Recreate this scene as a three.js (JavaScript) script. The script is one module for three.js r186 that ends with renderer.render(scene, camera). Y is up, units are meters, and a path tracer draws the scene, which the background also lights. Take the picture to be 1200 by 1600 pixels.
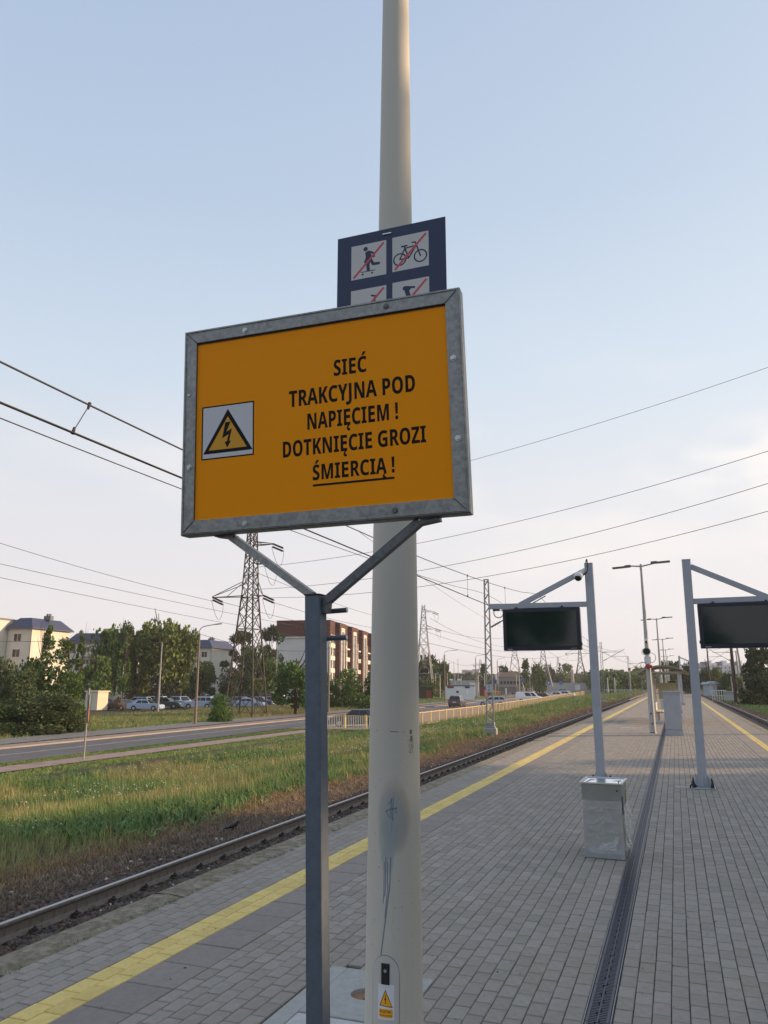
import * as THREE from 'three';
import { RoundedBoxGeometry } from 'three/addons/geometries/RoundedBoxGeometry.js';
import { MarchingCubes } from 'three/addons/objects/MarchingCubes.js';
import { mergeGeometries } from 'three/addons/utils/BufferGeometryUtils.js';

// ------------------------------------------------------------------ camera, sky, sun, exposure
const scene = new THREE.Scene();
const R = Math.PI / 180;
const PITCH = 12.544 * R, YAW = 20.31 * R, EYE = 1.6, FPX = 1200;
const camera = new THREE.PerspectiveCamera(67.38, 0.75, 0.05, 6000);
camera.rotation.order = 'YXZ';
camera.position.set(0, EYE, 0);
camera.rotation.set(PITCH, YAW, 0);
camera.updateMatrixWorld();

const SUN_AZ = 63.7 * R, SUN_EL = 14 * R;                 // to the right of the platform's direction (-z), low
const sunDir = new THREE.Vector3(Math.sin(SUN_AZ) * Math.cos(SUN_EL), Math.sin(SUN_EL), -Math.cos(SUN_AZ) * Math.cos(SUN_EL));

function hash2(x, y, s) { let h = Math.imul(x, 374761393) ^ Math.imul(y, 668265263) ^ Math.imul(s, 2147483647 - 1234567); h = Math.imul(h ^ (h >>> 13), 1274126177); h ^= h >>> 16; return (h >>> 0) / 4294967296; }
function vnoise(x, y, per, s) {                          // tileable value noise
  const xi = Math.floor(x), yi = Math.floor(y), fx = x - xi, fy = y - yi, m = (a) => ((a % per) + per) % per;
  const u = fx * fx * (3 - 2 * fx), v = fy * fy * (3 - 2 * fy);
  const a = hash2(m(xi), m(yi), s), b = hash2(m(xi + 1), m(yi), s), c = hash2(m(xi), m(yi + 1), s), d = hash2(m(xi + 1), m(yi + 1), s);
  return a + (b - a) * u + (c - a) * v + (a - b - c + d) * u * v;
}
function fbm(x, y, per, s, oct = 4) { let t = 0, a = 0.5, n = 0; for (let i = 0; i < oct; i++) { t += a * vnoise(x, y, per, s + i); n += a; x *= 2; y *= 2; per *= 2; a *= 0.5; } return t / n; }

{ // evening sky: blue overhead, pale and rosy towards the horizon, brighter around the sun, thin high cloud
  const W = 1024, H = 512, d = new Float32Array(W * H * 4);
  const stops = [[0, 0.70, 0.652, 0.65], [5, 0.70, 0.67, 0.682], [12, 0.645, 0.655, 0.695], [22, 0.51, 0.595, 0.70], [34, 0.395, 0.492, 0.635], [50, 0.32, 0.415, 0.58], [90, 0.22, 0.33, 0.53]];
  for (let j = 0; j < H; j++) {
    const el = ((j + 0.5) / H - 0.5) * 180;
    for (let i = 0; i < W; i++) {
      const az = ((i + 0.5) / W - 0.5) * 2 * Math.PI;    // equirect: u = atan2(z, x) / 2pi + 0.5
      const e = Math.max(0, el), ce = Math.cos(el * R);
      const dx = Math.cos(az) * ce, dy = Math.sin(el * R), dz = Math.sin(az) * ce;
      let k = 0; while (k < stops.length - 2 && e > stops[k + 1][0]) k++;
      const a = stops[k], b = stops[k + 1], t = Math.min(1, (e - a[0]) / (b[0] - a[0]));
      const c = [1, 2, 3].map((q) => a[q] + (b[q] - a[q]) * t);
      const ang = Math.acos(Math.min(1, Math.max(-1, dx * sunDir.x + dy * sunDir.y + dz * sunDir.z))) / R;
      const g1 = Math.exp(-((ang / 62) ** 2)), g2 = Math.exp(-((ang / 20) ** 2));
      c[0] += 0.20 * g1 + 0.9 * g2; c[1] += 0.18 * g1 + 0.62 * g2; c[2] += 0.13 * g1 + 0.3 * g2;
      const lon = (az / (2 * Math.PI) + 0.5) * 24, n = fbm(lon + e * 0.02, e * 0.22, 24, 71, 5);
      const band = Math.exp(-(((e - 13) / 8) ** 2)), cl = Math.max(0, n - 0.53) * 3.0 * band * (0.25 + 1.3 * g1);
      const pf = Math.exp(-(((az / R + 80) / 8) ** 2) - (((el - 14.2) / 2.6) ** 2)) * Math.max(0, fbm(lon * 6 + e * 0.3, e * 1.3, 144, 91, 4) - 0.30) * 1.9; c[0] += (0.98 - c[0]) * Math.min(1, pf); c[1] += (0.90 - c[1]) * Math.min(1, pf); c[2] += (0.84 - c[2]) * Math.min(1, pf); const o = (j * W + i) * 4;
      d[o] = c[0] + (0.93 - c[0]) * Math.min(1, cl); d[o + 1] = c[1] + (0.85 - c[1]) * Math.min(1, cl); d[o + 2] = c[2] + (0.80 - c[2]) * Math.min(1, cl * 0.9); d[o + 3] = 1;
    }
  }
  const sky = new THREE.DataTexture(d, W, H, THREE.RGBAFormat, THREE.FloatType);
  sky.mapping = THREE.EquirectangularReflectionMapping; sky.magFilter = THREE.LinearFilter; sky.minFilter = THREE.LinearFilter; sky.needsUpdate = true;
  scene.background = sky; scene.environment = sky;
}
const sun = new THREE.DirectionalLight(new THREE.Color(1, 0.68, 0.40), 5.0);
sun.position.copy(sunDir).multiplyScalar(300); sun.castShadow = true; sun.shadow.radius = 2;
Object.assign(sun.shadow.camera, { left: -220, right: 220, top: 120, bottom: -120, near: 1, far: 900 }); sun.shadow.mapSize.set(4096, 4096);
scene.add(sun, sun.target);
const renderer = new THREE.WebGLRenderer({ antialias: true });
renderer.toneMapping = THREE.LinearToneMapping; renderer.toneMappingExposure = 1.2;
renderer.shadowMap.enabled = true;
scene.fog = new THREE.FogExp2(new THREE.Color(0.80, 0.76, 0.78), 0.00026);

// ------------------------------------------------------------------ helpers
function rng(seed) { let s = seed | 0; return () => { s = (s + 0x6d2b79f5) | 0; let t = Math.imul(s ^ (s >>> 15), 1 | s); t = (t + Math.imul(t ^ (t >>> 7), 61 | t)) ^ t; return ((t ^ (t >>> 14)) >>> 0) / 4294967296; }; }
const V = (x, y, z) => new THREE.Vector3(x, y, z);
const HORIZ = Math.hypot(FPX, 267);
// a place in the world: column and row of the photograph (1200 x 1600) and the distance ahead over the ground
function at(x, y, ahead) {
  const v = V((x - 600) / FPX, (800 - y) / FPX, -1).applyEuler(new THREE.Euler(PITCH, YAW, 0, 'YXZ'));
  const f = -v.x * Math.sin(YAW) - v.z * Math.cos(YAW);
  return v.multiplyScalar(ahead / f).add(V(0, EYE, 0));
}
function project(p) { const v = p.clone().applyMatrix4(camera.matrixWorldInverse); return [600 - FPX * v.x / v.z, 800 + FPX * v.y / v.z, -v.z]; }
const used = new Map();
function numbered(name) { const n = used.get(name) || 0; used.set(name, n + 1); return n ? name + '_' + String(n).padStart(3, '0') : name; }
function tag(o, label, category, group, kind) { o.userData.label = label; if (category) o.userData.category = category; if (group) o.userData.group = group; if (kind) o.userData.kind = kind; return o; }
function thing(name, label, category, pos = [0, 0, 0], turn = 0, group) {
  const g = new THREE.Group(); g.name = numbered(name); g.position.set(...(pos.isVector3 ? pos.toArray() : pos)); g.rotation.y = turn; scene.add(g);
  return tag(g, label, category, group);
}
function M(name, geo, mat, parent) {
  const m = new THREE.Mesh(Array.isArray(geo) ? merge(geo) : geo, mat); m.name = parent ? name : numbered(name); m.castShadow = m.receiveShadow = true;
  (parent || scene).add(m); return m;
}
function structure(name, geo, mat, label) { const m = M(name, geo, mat); m.userData.kind = 'structure'; m.userData.label = label; return m; }
function merge(list) {
  return mergeGeometries(list.map((g) => { const h = g.index ? g.toNonIndexed() : g; for (const k of Object.keys(h.attributes)) if (!['position', 'normal', 'uv'].includes(k)) h.deleteAttribute(k); if (!h.attributes.uv) h.setAttribute('uv', new THREE.BufferAttribute(new Float32Array(h.attributes.position.count * 2), 2)); return h; }));
}
function muv(g, s = 1) {                                  // uv in metres by the way each corner faces
  if (g.index) g = g.toNonIndexed();
  const p = g.attributes.position, n = g.attributes.normal, uv = new Float32Array(p.count * 2);
  for (let i = 0; i < p.count; i++) {
    const ax = Math.abs(n.getX(i)), ay = Math.abs(n.getY(i)), az = Math.abs(n.getZ(i));
    const [u, v] = ay >= ax && ay >= az ? [p.getX(i), p.getZ(i)] : ax >= az ? [p.getZ(i), p.getY(i)] : [p.getX(i), p.getY(i)];
    uv[2 * i] = u / s; uv[2 * i + 1] = v / s;
  }
  g.setAttribute('uv', new THREE.BufferAttribute(uv, 2)); return g;
}
const box = (w, h, d, x = 0, y = 0, z = 0) => muv(new THREE.BoxGeometry(w, h, d).translate(x, y, z));
const rbox = (w, h, d, r, x = 0, y = 0, z = 0, seg = 2) => muv(new RoundedBoxGeometry(w, h, d, seg, r).translate(x, y, z));
function along(g, p, q) {                                 // y axis of g from p to q
  const d = q.clone().sub(p), qn = new THREE.Quaternion().setFromUnitVectors(V(0, 1, 0), d.clone().normalize());
  return g.applyQuaternion(qn).translate((p.x + q.x) / 2, (p.y + q.y) / 2, (p.z + q.z) / 2);
}
const rod = (p, q, r1, r2 = r1, seg = 8, open = false) => along(new THREE.CylinderGeometry(r2, r1, p.distanceTo(q), seg, 1, open), p, q);
function bar(p, q, w, d = w) {                            // square bar from p to q, kept upright
  const l = p.distanceTo(q), dir = q.clone().sub(p).normalize(), up = Math.abs(dir.y) > 0.99 ? V(0, 0, 1) : V(0, 1, 0);
  const s = V().crossVectors(dir, up).normalize(), u = V().crossVectors(s, dir), m = new THREE.Matrix4().makeBasis(s, dir, u);
  const c = p.clone().add(q).multiplyScalar(0.5); m.setPosition(c);
  return muv(new THREE.BoxGeometry(d, l, w)).applyMatrix4(m);
}
const curveTube = (pts, r, n = 24, seg = 6) => new THREE.TubeGeometry(new THREE.CatmullRomCurve3(pts), n, r, seg);
function shapeExtrude(pts, depth, bevel = 0) {
  const s = new THREE.Shape(pts.map((p) => new THREE.Vector2(p[0], p[1])));
  return new THREE.ExtrudeGeometry(s, { depth, bevelEnabled: bevel > 0, bevelSize: bevel, bevelThickness: bevel, bevelSegments: 2, curveSegments: 10 });
}
function quads(list) {                                    // list of 4 corners each
  const p = [], uv = []; for (const [a, b, c, d] of list) { for (const v of [a, b, c, a, c, d]) p.push(v.x, v.y, v.z); uv.push(0, 0, 1, 0, 1, 1, 0, 0, 1, 1, 0, 1); }
  const g = new THREE.BufferGeometry(); g.setAttribute('position', new THREE.Float32BufferAttribute(p, 3)); g.setAttribute('uv', new THREE.Float32BufferAttribute(uv, 2)); g.computeVertexNormals(); return g;
}

// ------------------------------------------------------------------ textures and materials
function dataTex(n, fn, srgb, repeat = 1) {               // fn(u, v) -> [r, g, b] 0..1
  const d = new Uint8Array(n * n * 4);
  for (let j = 0; j < n; j++) for (let i = 0; i < n; i++) { const c = fn(i / n, j / n, i, j), o = (j * n + i) * 4; for (let k = 0; k < 3; k++) d[o + k] = Math.max(0, Math.min(255, c[k] * 255)); d[o + 3] = 255; }
  const t = new THREE.DataTexture(d, n, n, THREE.RGBAFormat); t.wrapS = t.wrapT = THREE.RepeatWrapping; t.magFilter = THREE.LinearFilter; t.minFilter = THREE.LinearFilter; t.repeat.set(repeat, repeat); t.needsUpdate = true;
  if (srgb) t.colorSpace = THREE.SRGBColorSpace; return t;
}
function canvasTex(w, h, draw) {
  const c = document.createElement('canvas'); c.width = w; c.height = h; const g = c.getContext('2d'); draw(g, w, h);
  const t = new THREE.CanvasTexture(c); t.colorSpace = THREE.SRGBColorSpace; t.magFilter = THREE.LinearFilter; return t;
}
const g3 = (v) => [v, v, v];
const T = {
  speck: dataTex(512, (u, v, i, j) => g3(0.80 + 0.16 * (hash2(i, j, 5) - 0.5) + 0.22 * (fbm(u * 16, v * 16, 16, 3, 4) - 0.5) + (hash2(i >> 1, j >> 1, 9) > 0.985 ? -0.2 : 0))),
  rough: dataTex(512, (u, v, i, j) => g3(0.5 + 0.7 * (fbm(u * 32, v * 32, 32, 11, 4) - 0.5) + 0.3 * (hash2(i, j, 12) - 0.5))),
  moss: dataTex(512, (u, v, i, j) => { const n = fbm(u * 10, v * 10, 10, 21, 5), m = fbm(u * 24, v * 24, 24, 25, 4), s = 0.72 + 0.8 * (m - 0.5) + 0.5 * (hash2(i >> 1, j >> 1, 6) - 0.5); const k = Math.max(0, Math.min(1, (n - 0.48) * 6)); return [s * (1 - 0.24 * k), s * (0.96 - 0.24 * k), s * (0.90 - 0.32 * k)]; }),
  galv: dataTex(512, (u, v, i, j) => { const n = fbm(u * 40, v * 40, 40, 31, 3), m = fbm(u * 6, v * 6, 6, 35, 4); return g3(0.70 + 0.45 * (n - 0.5) + 0.22 * (m - 0.5) + 0.12 * (hash2(i, j, 3) - 0.5)); }),
  asphalt: dataTex(512, (u, v, i, j) => g3(0.75 + 0.3 * (hash2(i, j, 41) - 0.5) + 0.45 * (fbm(u * 7, v * 7, 7, 43, 5) - 0.5))),
  earth: dataTex(1024, (u, v, i, j) => { const n = fbm(u * 12, v * 12, 12, 51, 6), m = fbm(u * 40, v * 40, 40, 57, 3), k = Math.max(0, Math.min(1, (n - 0.4) * 4)), s = 0.7 + 0.7 * (m - 0.5); return [s * (0.30 + 0.1 * (1 - k)), s * (0.34 + 0.02 * k), s * (0.16)]; }, true),
  stone: dataTex(256, (u, v, i, j) => g3(0.75 + 0.6 * (fbm(u * 8, v * 8, 8, 61, 4) - 0.5) + 0.25 * (hash2(i, j, 62) - 0.5))),
  bark: dataTex(256, (u, v) => g3(0.7 + 0.6 * (fbm(u * 24, v * 5, 24, 65, 4) - 0.5))),
  wall: dataTex(256, (u, v, i, j) => g3(0.88 + 0.16 * (fbm(u * 6, v * 6, 6, 67, 5) - 0.5) + 0.05 * (hash2(i, j, 68) - 0.5))),
};
function mat(r, g, b, rough = 0.8, o = {}) { return new THREE.MeshStandardMaterial({ color: new THREE.Color().setRGB(r, g, b), roughness: rough, side: THREE.DoubleSide, ...o }); }
function rep(t, k) { const c = t.clone(); c.repeat.set(k, k); c.needsUpdate = true; return c; }
const speck2 = rep(T.speck, 2.3), rough2 = rep(T.rough, 3), galv3 = rep(T.galv, 2.5), wall02 = rep(T.wall, 0.12), asph = rep(T.asphalt, 0.35), earth02 = rep(T.earth, 0.09), moss1 = rep(T.moss, 1.1), stone3 = rep(T.stone, 3);
const m = {
  paver: [0.308, 0.297, 0.322, 0.282, 0.313, 0.302, 0.33, 0.290].map((k, i) => mat(k * 1.19, k * (1.055 - 0.015 * (i % 3)), k * (0.89 - 0.03 * (i % 2)), 0.86, { map: speck2, bumpMap: rough2, bumpScale: 0.0012 })),
  slab: [0.285, 0.27, 0.30].map((k) => mat(k * 1.10, k * 0.95, k * 0.83, 0.88, { map: speck2, bumpMap: rough2, bumpScale: 0.0012 })),
  yellow: [0, 1, 2].map((i) => mat(0.90 - 0.05 * i, 0.67 - 0.04 * i, 0.21 - 0.015 * i, 0.75, { map: speck2, bumpMap: rough2, bumpScale: 0.001 })),
  edge: mat(0.37, 0.33, 0.255, 0.92, { map: moss1, bumpMap: rep(T.rough, 4), bumpScale: 0.006 }),
  joint: mat(0.075, 0.066, 0.052, 0.95, { map: T.speck }),
  concrete: mat(0.46, 0.45, 0.42, 0.85, { map: speck2, bumpMap: rough2, bumpScale: 0.001 }),
  paleConcrete: mat(0.60, 0.60, 0.58, 0.85, { map: T.speck, bumpMap: rough2, bumpScale: 0.001 }),
  soil: mat(0.40, 0.23, 0.13, 0.95, { map: T.stone }),
  galv: mat(0.42, 0.43, 0.42, 0.5, { map: galv3, metalness: 0.45, bumpMap: galv3, bumpScale: 0.0006 }),
  galvDark: mat(0.20, 0.215, 0.23, 0.5, { map: galv3, metalness: 0.6 }),
  postBlue: mat(0.15, 0.185, 0.235, 0.6, { map: rep(T.speck, 3), metalness: 0.15 }),
  grey: mat(0.44, 0.465, 0.51, 0.5, { map: rep(T.wall, 1.5) }),
  pole: mat(0.53, 0.535, 0.525, 0.7, { map: rep(T.speck, 1.2) }),
  lampHead: mat(0.13, 0.13, 0.135, 0.5),
  black: mat(0.012, 0.012, 0.013, 0.5), rubber: mat(0.02, 0.02, 0.022, 0.85), dark: mat(0.03, 0.03, 0.033, 0.7),
  white: mat(0.75, 0.75, 0.74, 0.55), steel: mat(0.62, 0.62, 0.6, 0.3, { metalness: 0.9 }), bolt: mat(0.5, 0.5, 0.5, 0.35, { metalness: 0.8 }),
  casing: mat(0.013, 0.016, 0.032, 0.4), screen: new THREE.MeshPhysicalMaterial({ color: new THREE.Color().setRGB(0.014, 0.027, 0.025), roughness: 0.06, side: THREE.DoubleSide }),
  railSide: mat(0.22, 0.185, 0.155, 0.7, { map: stone3, bumpMap: stone3, bumpScale: 0.001 }), railTop: mat(0.36, 0.36, 0.375, 0.42, { metalness: 0.9 }),
  iron: mat(0.075, 0.055, 0.045, 0.85, { map: stone3 }), sleeper: mat(0.16, 0.14, 0.12, 0.9, { map: T.moss }),
  grate: mat(0.055, 0.062, 0.085, 0.42, { metalness: 0.5 }),
  ballast: mat(0.115, 0.085, 0.065, 0.95, { map: rep(T.stone, 0.8) }), ballastStone: mat(1, 1, 1, 0.92),
  ground: mat(0.62, 0.62, 0.5, 0.95, { map: earth02 }),
  asphalt: mat(0.135, 0.132, 0.135, 0.9, { map: asph }), pink: mat(0.38, 0.27, 0.235, 0.9, { map: asph }), greyPath: mat(0.235, 0.225, 0.215, 0.9, { map: asph }), kerb: mat(0.42, 0.36, 0.32, 0.9, { map: asph }), lineWhite: mat(0.48, 0.48, 0.47, 0.8, { map: asph }),
  fenceBar: mat(0.58, 0.45, 0.29, 0.7), fenceYellow: mat(0.72, 0.54, 0.22, 0.6), pylon: mat(0.05, 0.04, 0.035, 0.75), pylonPale: mat(0.30, 0.30, 0.30, 0.6), wire: mat(0.03, 0.028, 0.027, 0.7), insulator: mat(0.05, 0.025, 0.02, 0.4),
  lampPole: mat(0.22, 0.175, 0.14, 0.85, { map: T.wall }), lampPoleGrey: mat(0.3, 0.3, 0.3, 0.7),
  wood: mat(0.10, 0.08, 0.065, 0.9, { map: T.bark }),
  bark: mat(0.085, 0.065, 0.05, 0.95, { map: T.bark }),
};

// ================================================================== THE GROUND
const XL = -3.94, XR = 2.90, RAIL = -0.72, FOOT = -0.89, ROAD = -2.0;
function groundY(x) { const s = (a, b, t) => { t = Math.min(1, Math.max(0, (t - a) / (b - a))); return t * t * (3 - 2 * t); }; return x < 0 ? -0.93 - 1.09 * s(-8.4, -20, x) : -0.93 - 0.35 * s(6.5, 16, x); }
{ // one sheet to the horizon: level by the tracks, lower by the road
  const xs = [-3000, -900, -300, -120, -60, -30], zs = [60, 20, 0];
  for (let x = -22; x <= -4; x += 1) xs.push(x); xs.push(3, 5); for (let x = 6; x <= 17; x += 1) xs.push(x); xs.push(40, 120, 400, 1200, 3000);
  for (let z = -20; z >= -200; z -= 20) zs.push(z); zs.unshift(200, 700); zs.push(-400, -900, -2000, -4500);
  const p = [], uv = [], ix = [];
  zs.forEach((z) => xs.forEach((x) => { p.push(x, groundY(x) - 0.02, z); uv.push(x, z); }));
  for (let j = 0; j < zs.length - 1; j++) for (let i = 0; i < xs.length - 1; i++) { const a = j * xs.length + i, b = a + xs.length; ix.push(a, a + 1, b, a + 1, b + 1, b); }
  const g = new THREE.BufferGeometry(); g.setAttribute('position', new THREE.Float32BufferAttribute(p, 3)); g.setAttribute('uv', new THREE.Float32BufferAttribute(uv, 2)); g.setIndex(ix); g.computeVertexNormals();
  structure('ground', g, m.ground, 'grassy ground around the railway and the road');
}
// ballast beds
for (const [x0, x1, lab] of [[-7.9, XL - 0.02, 'dark stone bed of the track left of the platform'], [XR + 0.02, 6.6, 'dark stone bed of the track right of the platform']]) {
  const p = []; const n = 220, prof = x0 < 0 ? [[x0, -0.94], [x0 + 0.5, -0.905], [x1, -0.905]] : [[x0, -0.905], [x1 - 0.5, -0.905], [x1, -0.94]];
  const Q = []; for (let i = 0; i < 2; i++) Q.push([V(prof[i][0], prof[i][1], 6), V(prof[i + 1][0], prof[i + 1][1], 6), V(prof[i + 1][0], prof[i + 1][1], -420), V(prof[i][0], prof[i][1], -420)]);
  structure('track_bed', muv(quads(Q)), m.ballast, lab);
}
{ // loose stones on the beds
  const r = rng(7), base = [0, 1, 2].map((k) => { const g = new THREE.IcosahedronGeometry(1, 0), p = g.attributes.position, rr = rng(40 + k), sc = new Map(); for (let i = 0; i < p.count; i++) { const key = [p.getX(i), p.getY(i), p.getZ(i)].map((v) => v.toFixed(2)).join(); if (!sc.has(key)) sc.set(key, 0.7 + 0.55 * rr()); const s = sc.get(key); p.setXYZ(i, p.getX(i) * s, p.getY(i) * s * 0.75, p.getZ(i) * s); } g.computeVertexNormals(); return g; });
  const put = [[], [], []], q = new THREE.Quaternion(), e = new THREE.Euler();
  const fill = (x0, x1, z0, z1, per, s0) => { const n = Math.round((x1 - x0) * (z0 - z1) * per); for (let i = 0; i < n; i++) { const x = x0 + (x1 - x0) * r(), z = z0 + (z1 - z0) * r(), [px, py, d] = project(V(x, -0.9, z)); if (d < 1 || px < -60 || px > 1260 || py > 1660) continue; const s = s0 * (0.6 + 0.8 * r()); put[(r() * 3) | 0].push([x, -0.905 + s * 0.25 * r(), z, s, r() * 6.3, r() * 6.3]); } };
  fill(-8.0, -4.0, -2.5, -26, 430, 0.027); fill(-8.0, -4.0, -26, -70, 110, 0.042); fill(-8, -5.2, -70, -150, 25, 0.06); fill(4.9, 6.7, -25, -90, 120, 0.04); fill(4.9, 6.7, -90, -170, 25, 0.06); fill(-8.9, -7.9, -4, -40, 40, 0.026);
  put.forEach((list, k) => {
    const im = new THREE.InstancedMesh(base[k], m.ballastStone, list.length), M4 = new THREE.Matrix4(), c = new THREE.Color();
    list.forEach(([x, y, z, s, a, b], i) => { e.set(a, b, a * 2); M4.compose(V(x, y, z), q.setFromEuler(e), V(s, s, s)); im.setMatrixAt(i, M4); const w = r(), v = 0.55 + 0.8 * r(); c.setRGB(...(w > 0.985 ? [0.45, 0.42, 0.38] : w > 0.6 ? [0.14 * v, 0.09 * v, 0.066 * v] : [0.105 * v, 0.085 * v, 0.07 * v])); im.setColorAt(i, c); });
    im.name = numbered('track_gravel'); im.castShadow = im.receiveShadow = true; tag(im, ['broken track stones strewn between the rails', 'angular dark stones of the track bed', 'brownish stones scattered along the track'][k], 'gravel', null, 'stuff'); scene.add(im);
  });
}

// ================================================================== THE PLATFORM
const plat = new THREE.Group(); plat.name = numbered('platform'); scene.add(plat); tag(plat, 'long paved station platform between the two tracks', 'platform', null, 'structure');
const ZN = 3, ZF = -122;
M('platform_body', box(XR - XL - 0.10, 1.0, ZN - ZF, (XL + XR) / 2, -0.513, (ZN + ZF) / 2), m.joint, plat);
function stonePiece(w, h, l, c = 0.0038) {                 // chamfered block, top at y = 0, long side along z
  const a = w / 2, b = l / 2, A = a - c, B = b - c, q = [];
  const t = [V(-A, 0, -B), V(-A, 0, B), V(A, 0, B), V(A, 0, -B)], s = [V(-a, -c, -b), V(-a, -c, b), V(a, -c, b), V(a, -c, -b)], u = s.map((v) => V(v.x, -h, v.z));
  q.push(t); for (let i = 0; i < 4; i++) { const j = (i + 1) % 4; q.push([s[i], s[j], t[j], t[i]], [u[i], u[j], s[j], s[i]]); }
  return muv(quads(q));
}
function shifted(g, du, dv) { const h = g.clone(), uv = h.attributes.uv; for (let i = 0; i < uv.count; i++) uv.setXY(i, uv.getX(i) + du, uv.getY(i) + dv); return h; }
const PAD = [-1.985, -1.37, -4.50, -2.3];
function pave(name, pieceName, rows, x0, pitch, len, gap, geoH, mats, seed, stagger, label) {
  const r = rng(seed), all = [], gw = pitch - gap * 0.85, gl = len - gap * 1.5;
  for (let k = 0; k < rows; k++) { const x = x0 + (k + 0.5) * pitch; let z = 0.5 - (stagger ? (k % 2 ? len / 2 : 0) + (r() - 0.5) * 0.03 : 0);
    for (; z > ZF + 0.6; z -= len) { const zc = z - len / 2; if (x > PAD[0] - 0.03 && x < PAD[1] + 0.03 && zc > PAD[2] - 0.04 && zc < PAD[3]) continue; const [px, py, d] = project(V(x, 0, zc)); if (d < 0.3 || px < -150 || px > 1350 || py > 1800) continue; all.push([x + (r() - 0.5) * 0.002, (r() - 0.5) * 0.0022, zc, (r() - 0.5) * 0.012, (r() - 0.5) * 0.012, (r() * mats.length) | 0, px > -20 && px < 1220 && py < 1620 ? d : 1e6 + d]); } }
  all.sort((a, b) => a[6] - b[6]);
  const g0 = stonePiece(gw, geoH, gl), gs = [0, 1, 2, 3].map((i) => shifted(g0, i * 0.37, i * 0.61));
  all.slice(0, 300).forEach((a, i) => { const b = M(pieceName, gs[i % 4], mats[a[5]], plat); b.position.set(a[0], a[1], a[2]); b.rotation.set(a[3], 0, a[4]); });
  const rest = all.slice(300);
  mats.forEach((mm, k) => { const l = rest.filter((a) => a[5] === k); if (!l.length) return; const im = new THREE.InstancedMesh(gs[k % 4], mm, l.length), M4 = new THREE.Matrix4(), q = new THREE.Quaternion(), c = new THREE.Color(); im.name = name; l.forEach((a, i) => { M4.compose(V(a[0], a[1], a[2]), q.setFromEuler(new THREE.Euler(a[3], 0, a[4])), V(1, 1, 1)); im.setMatrixAt(i, M4); c.setScalar(0.9 + 0.2 * r()); im.setColorAt(i, c); }); im.castShadow = im.receiveShadow = true; im.userData.kind = 'stuff'; plat.add(im); });
}
pave('pavers', 'paver', 5, -3.65, 0.0905, 0.165, 0.0052, 0.05, m.paver, 11, true);
pave('yellow_blocks', 'yellow_block', 2, -3.195, 0.118, 0.182, 0.0058, 0.05, m.yellow, 12, true);
pave('tactile_slabs', 'tactile_slab', 1, -2.957, 0.314, 0.338, 0.006, 0.05, m.slab, 13, false);
pave('pavers', 'paver', 23, -2.641, 0.0911, 0.163, 0.0052, 0.05, m.paver, 14, true);
pave('pavers', 'paver', 23, -0.408, 0.0889, 0.160, 0.0052, 0.05, m.paver, 15, true);
pave('tactile_slabs', 'tactile_slab', 1, 1.640, 0.314, 0.338, 0.006, 0.05, m.slab, 16, false);
pave('yellow_blocks', 'yellow_block', 2, 1.956, 0.096, 0.182, 0.004, 0.05, m.yellow, 17, true);
pave('pavers', 'paver', 5, 2.15, 0.0905, 0.165, 0.0052, 0.05, m.paver, 18, true);
{ // concrete edge stones, worn and mossy
  const r = rng(21), L = 1.73;
  const mk = (w, s) => { const q = [], n = 10, ws = [], rr = rng(s); const prof = (i) => { const o = (rr() - 0.5) * 0.012; return [V(-w / 2, -0.36, 0), V(-w / 2, -0.02 + o, 0), V(-w / 2 + 0.02 + Math.abs(o), -0.002 + o * 0.3, 0), V(0, 0.004 + (rr() - 0.5) * 0.006, 0), V(w / 2, -0.004 + (rr() - 0.5) * 0.005, 0)]; };
    for (let i = 0; i <= n; i++) ws.push(prof(i).map((v) => v.setZ(L * (0.5 - i / n) * 0.994)));
    for (let i = 0; i < n; i++) for (let k = 0; k < 4; k++) q.push([ws[i][k], ws[i][k + 1], ws[i + 1][k + 1], ws[i + 1][k]]);
    q.push([ws[0][0], ws[0][1], ws[0][3], ws[0][4]], [ws[n][0], ws[n][1], ws[n][3], ws[n][4]]); return muv(quads(q)); };
  for (const side of [-1, 1]) { const gs = [0, 1, 2, 3].map((k) => shifted(mk(0.295, 80 + k + side), k * 0.31, k * 0.73)); const x = side < 0 ? -3.795 : 2.755; for (let i = 0; i < 72; i++) { const z = 2.8 - 0.47 - i * L; if (z < ZF + 0.8) break; const e = M('edge_stone', gs[i % 4], m.edge, plat); e.position.set(x, (r() - 0.5) * 0.008, z); if (side > 0) e.rotation.y = Math.PI; } }
}
{ // drain: two steel edges, black grates laid end to end
  const Lg = 0.5, cx = -0.478, hw = 0.063; const gb = [];
  for (const s of [-1, 1]) gb.push(box(0.014, 0.012, Lg - 0.006, s * 0.049, -0.006, 0));
  for (let i = 0; i < 24; i++) { const z = -Lg / 2 + (i + 0.5) * Lg / 24, k = ((i % 6) - 2.5) * 0.004; gb.push(box(0.044 + k, 0.01, 0.011, -0.026 + k / 2, -0.007, z), box(0.044 - k, 0.01, 0.011, 0.026 + k / 2, -0.007, z + 0.004)); }
  gb.push(box(0.008, 0.01, Lg - 0.01, 0, -0.0075, 0));
  const g = merge(gb);
  for (let i = 0; i < 240; i++) { const z = 1 - i * Lg; if (z < -119) break; const d = M('drain_grate', g, m.grate, plat); d.position.set(cx, 0.002, z); }
  for (const s of [-1, 1]) M('drain_edge', box(0.0045, 0.03, 120, cx + s * 0.0635, -0.012, -58.5), m.galv, plat);
  M('drain_channel', box(0.12, 0.004, 120, cx, -0.0105, -58.5), m.black, plat);
}
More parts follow.
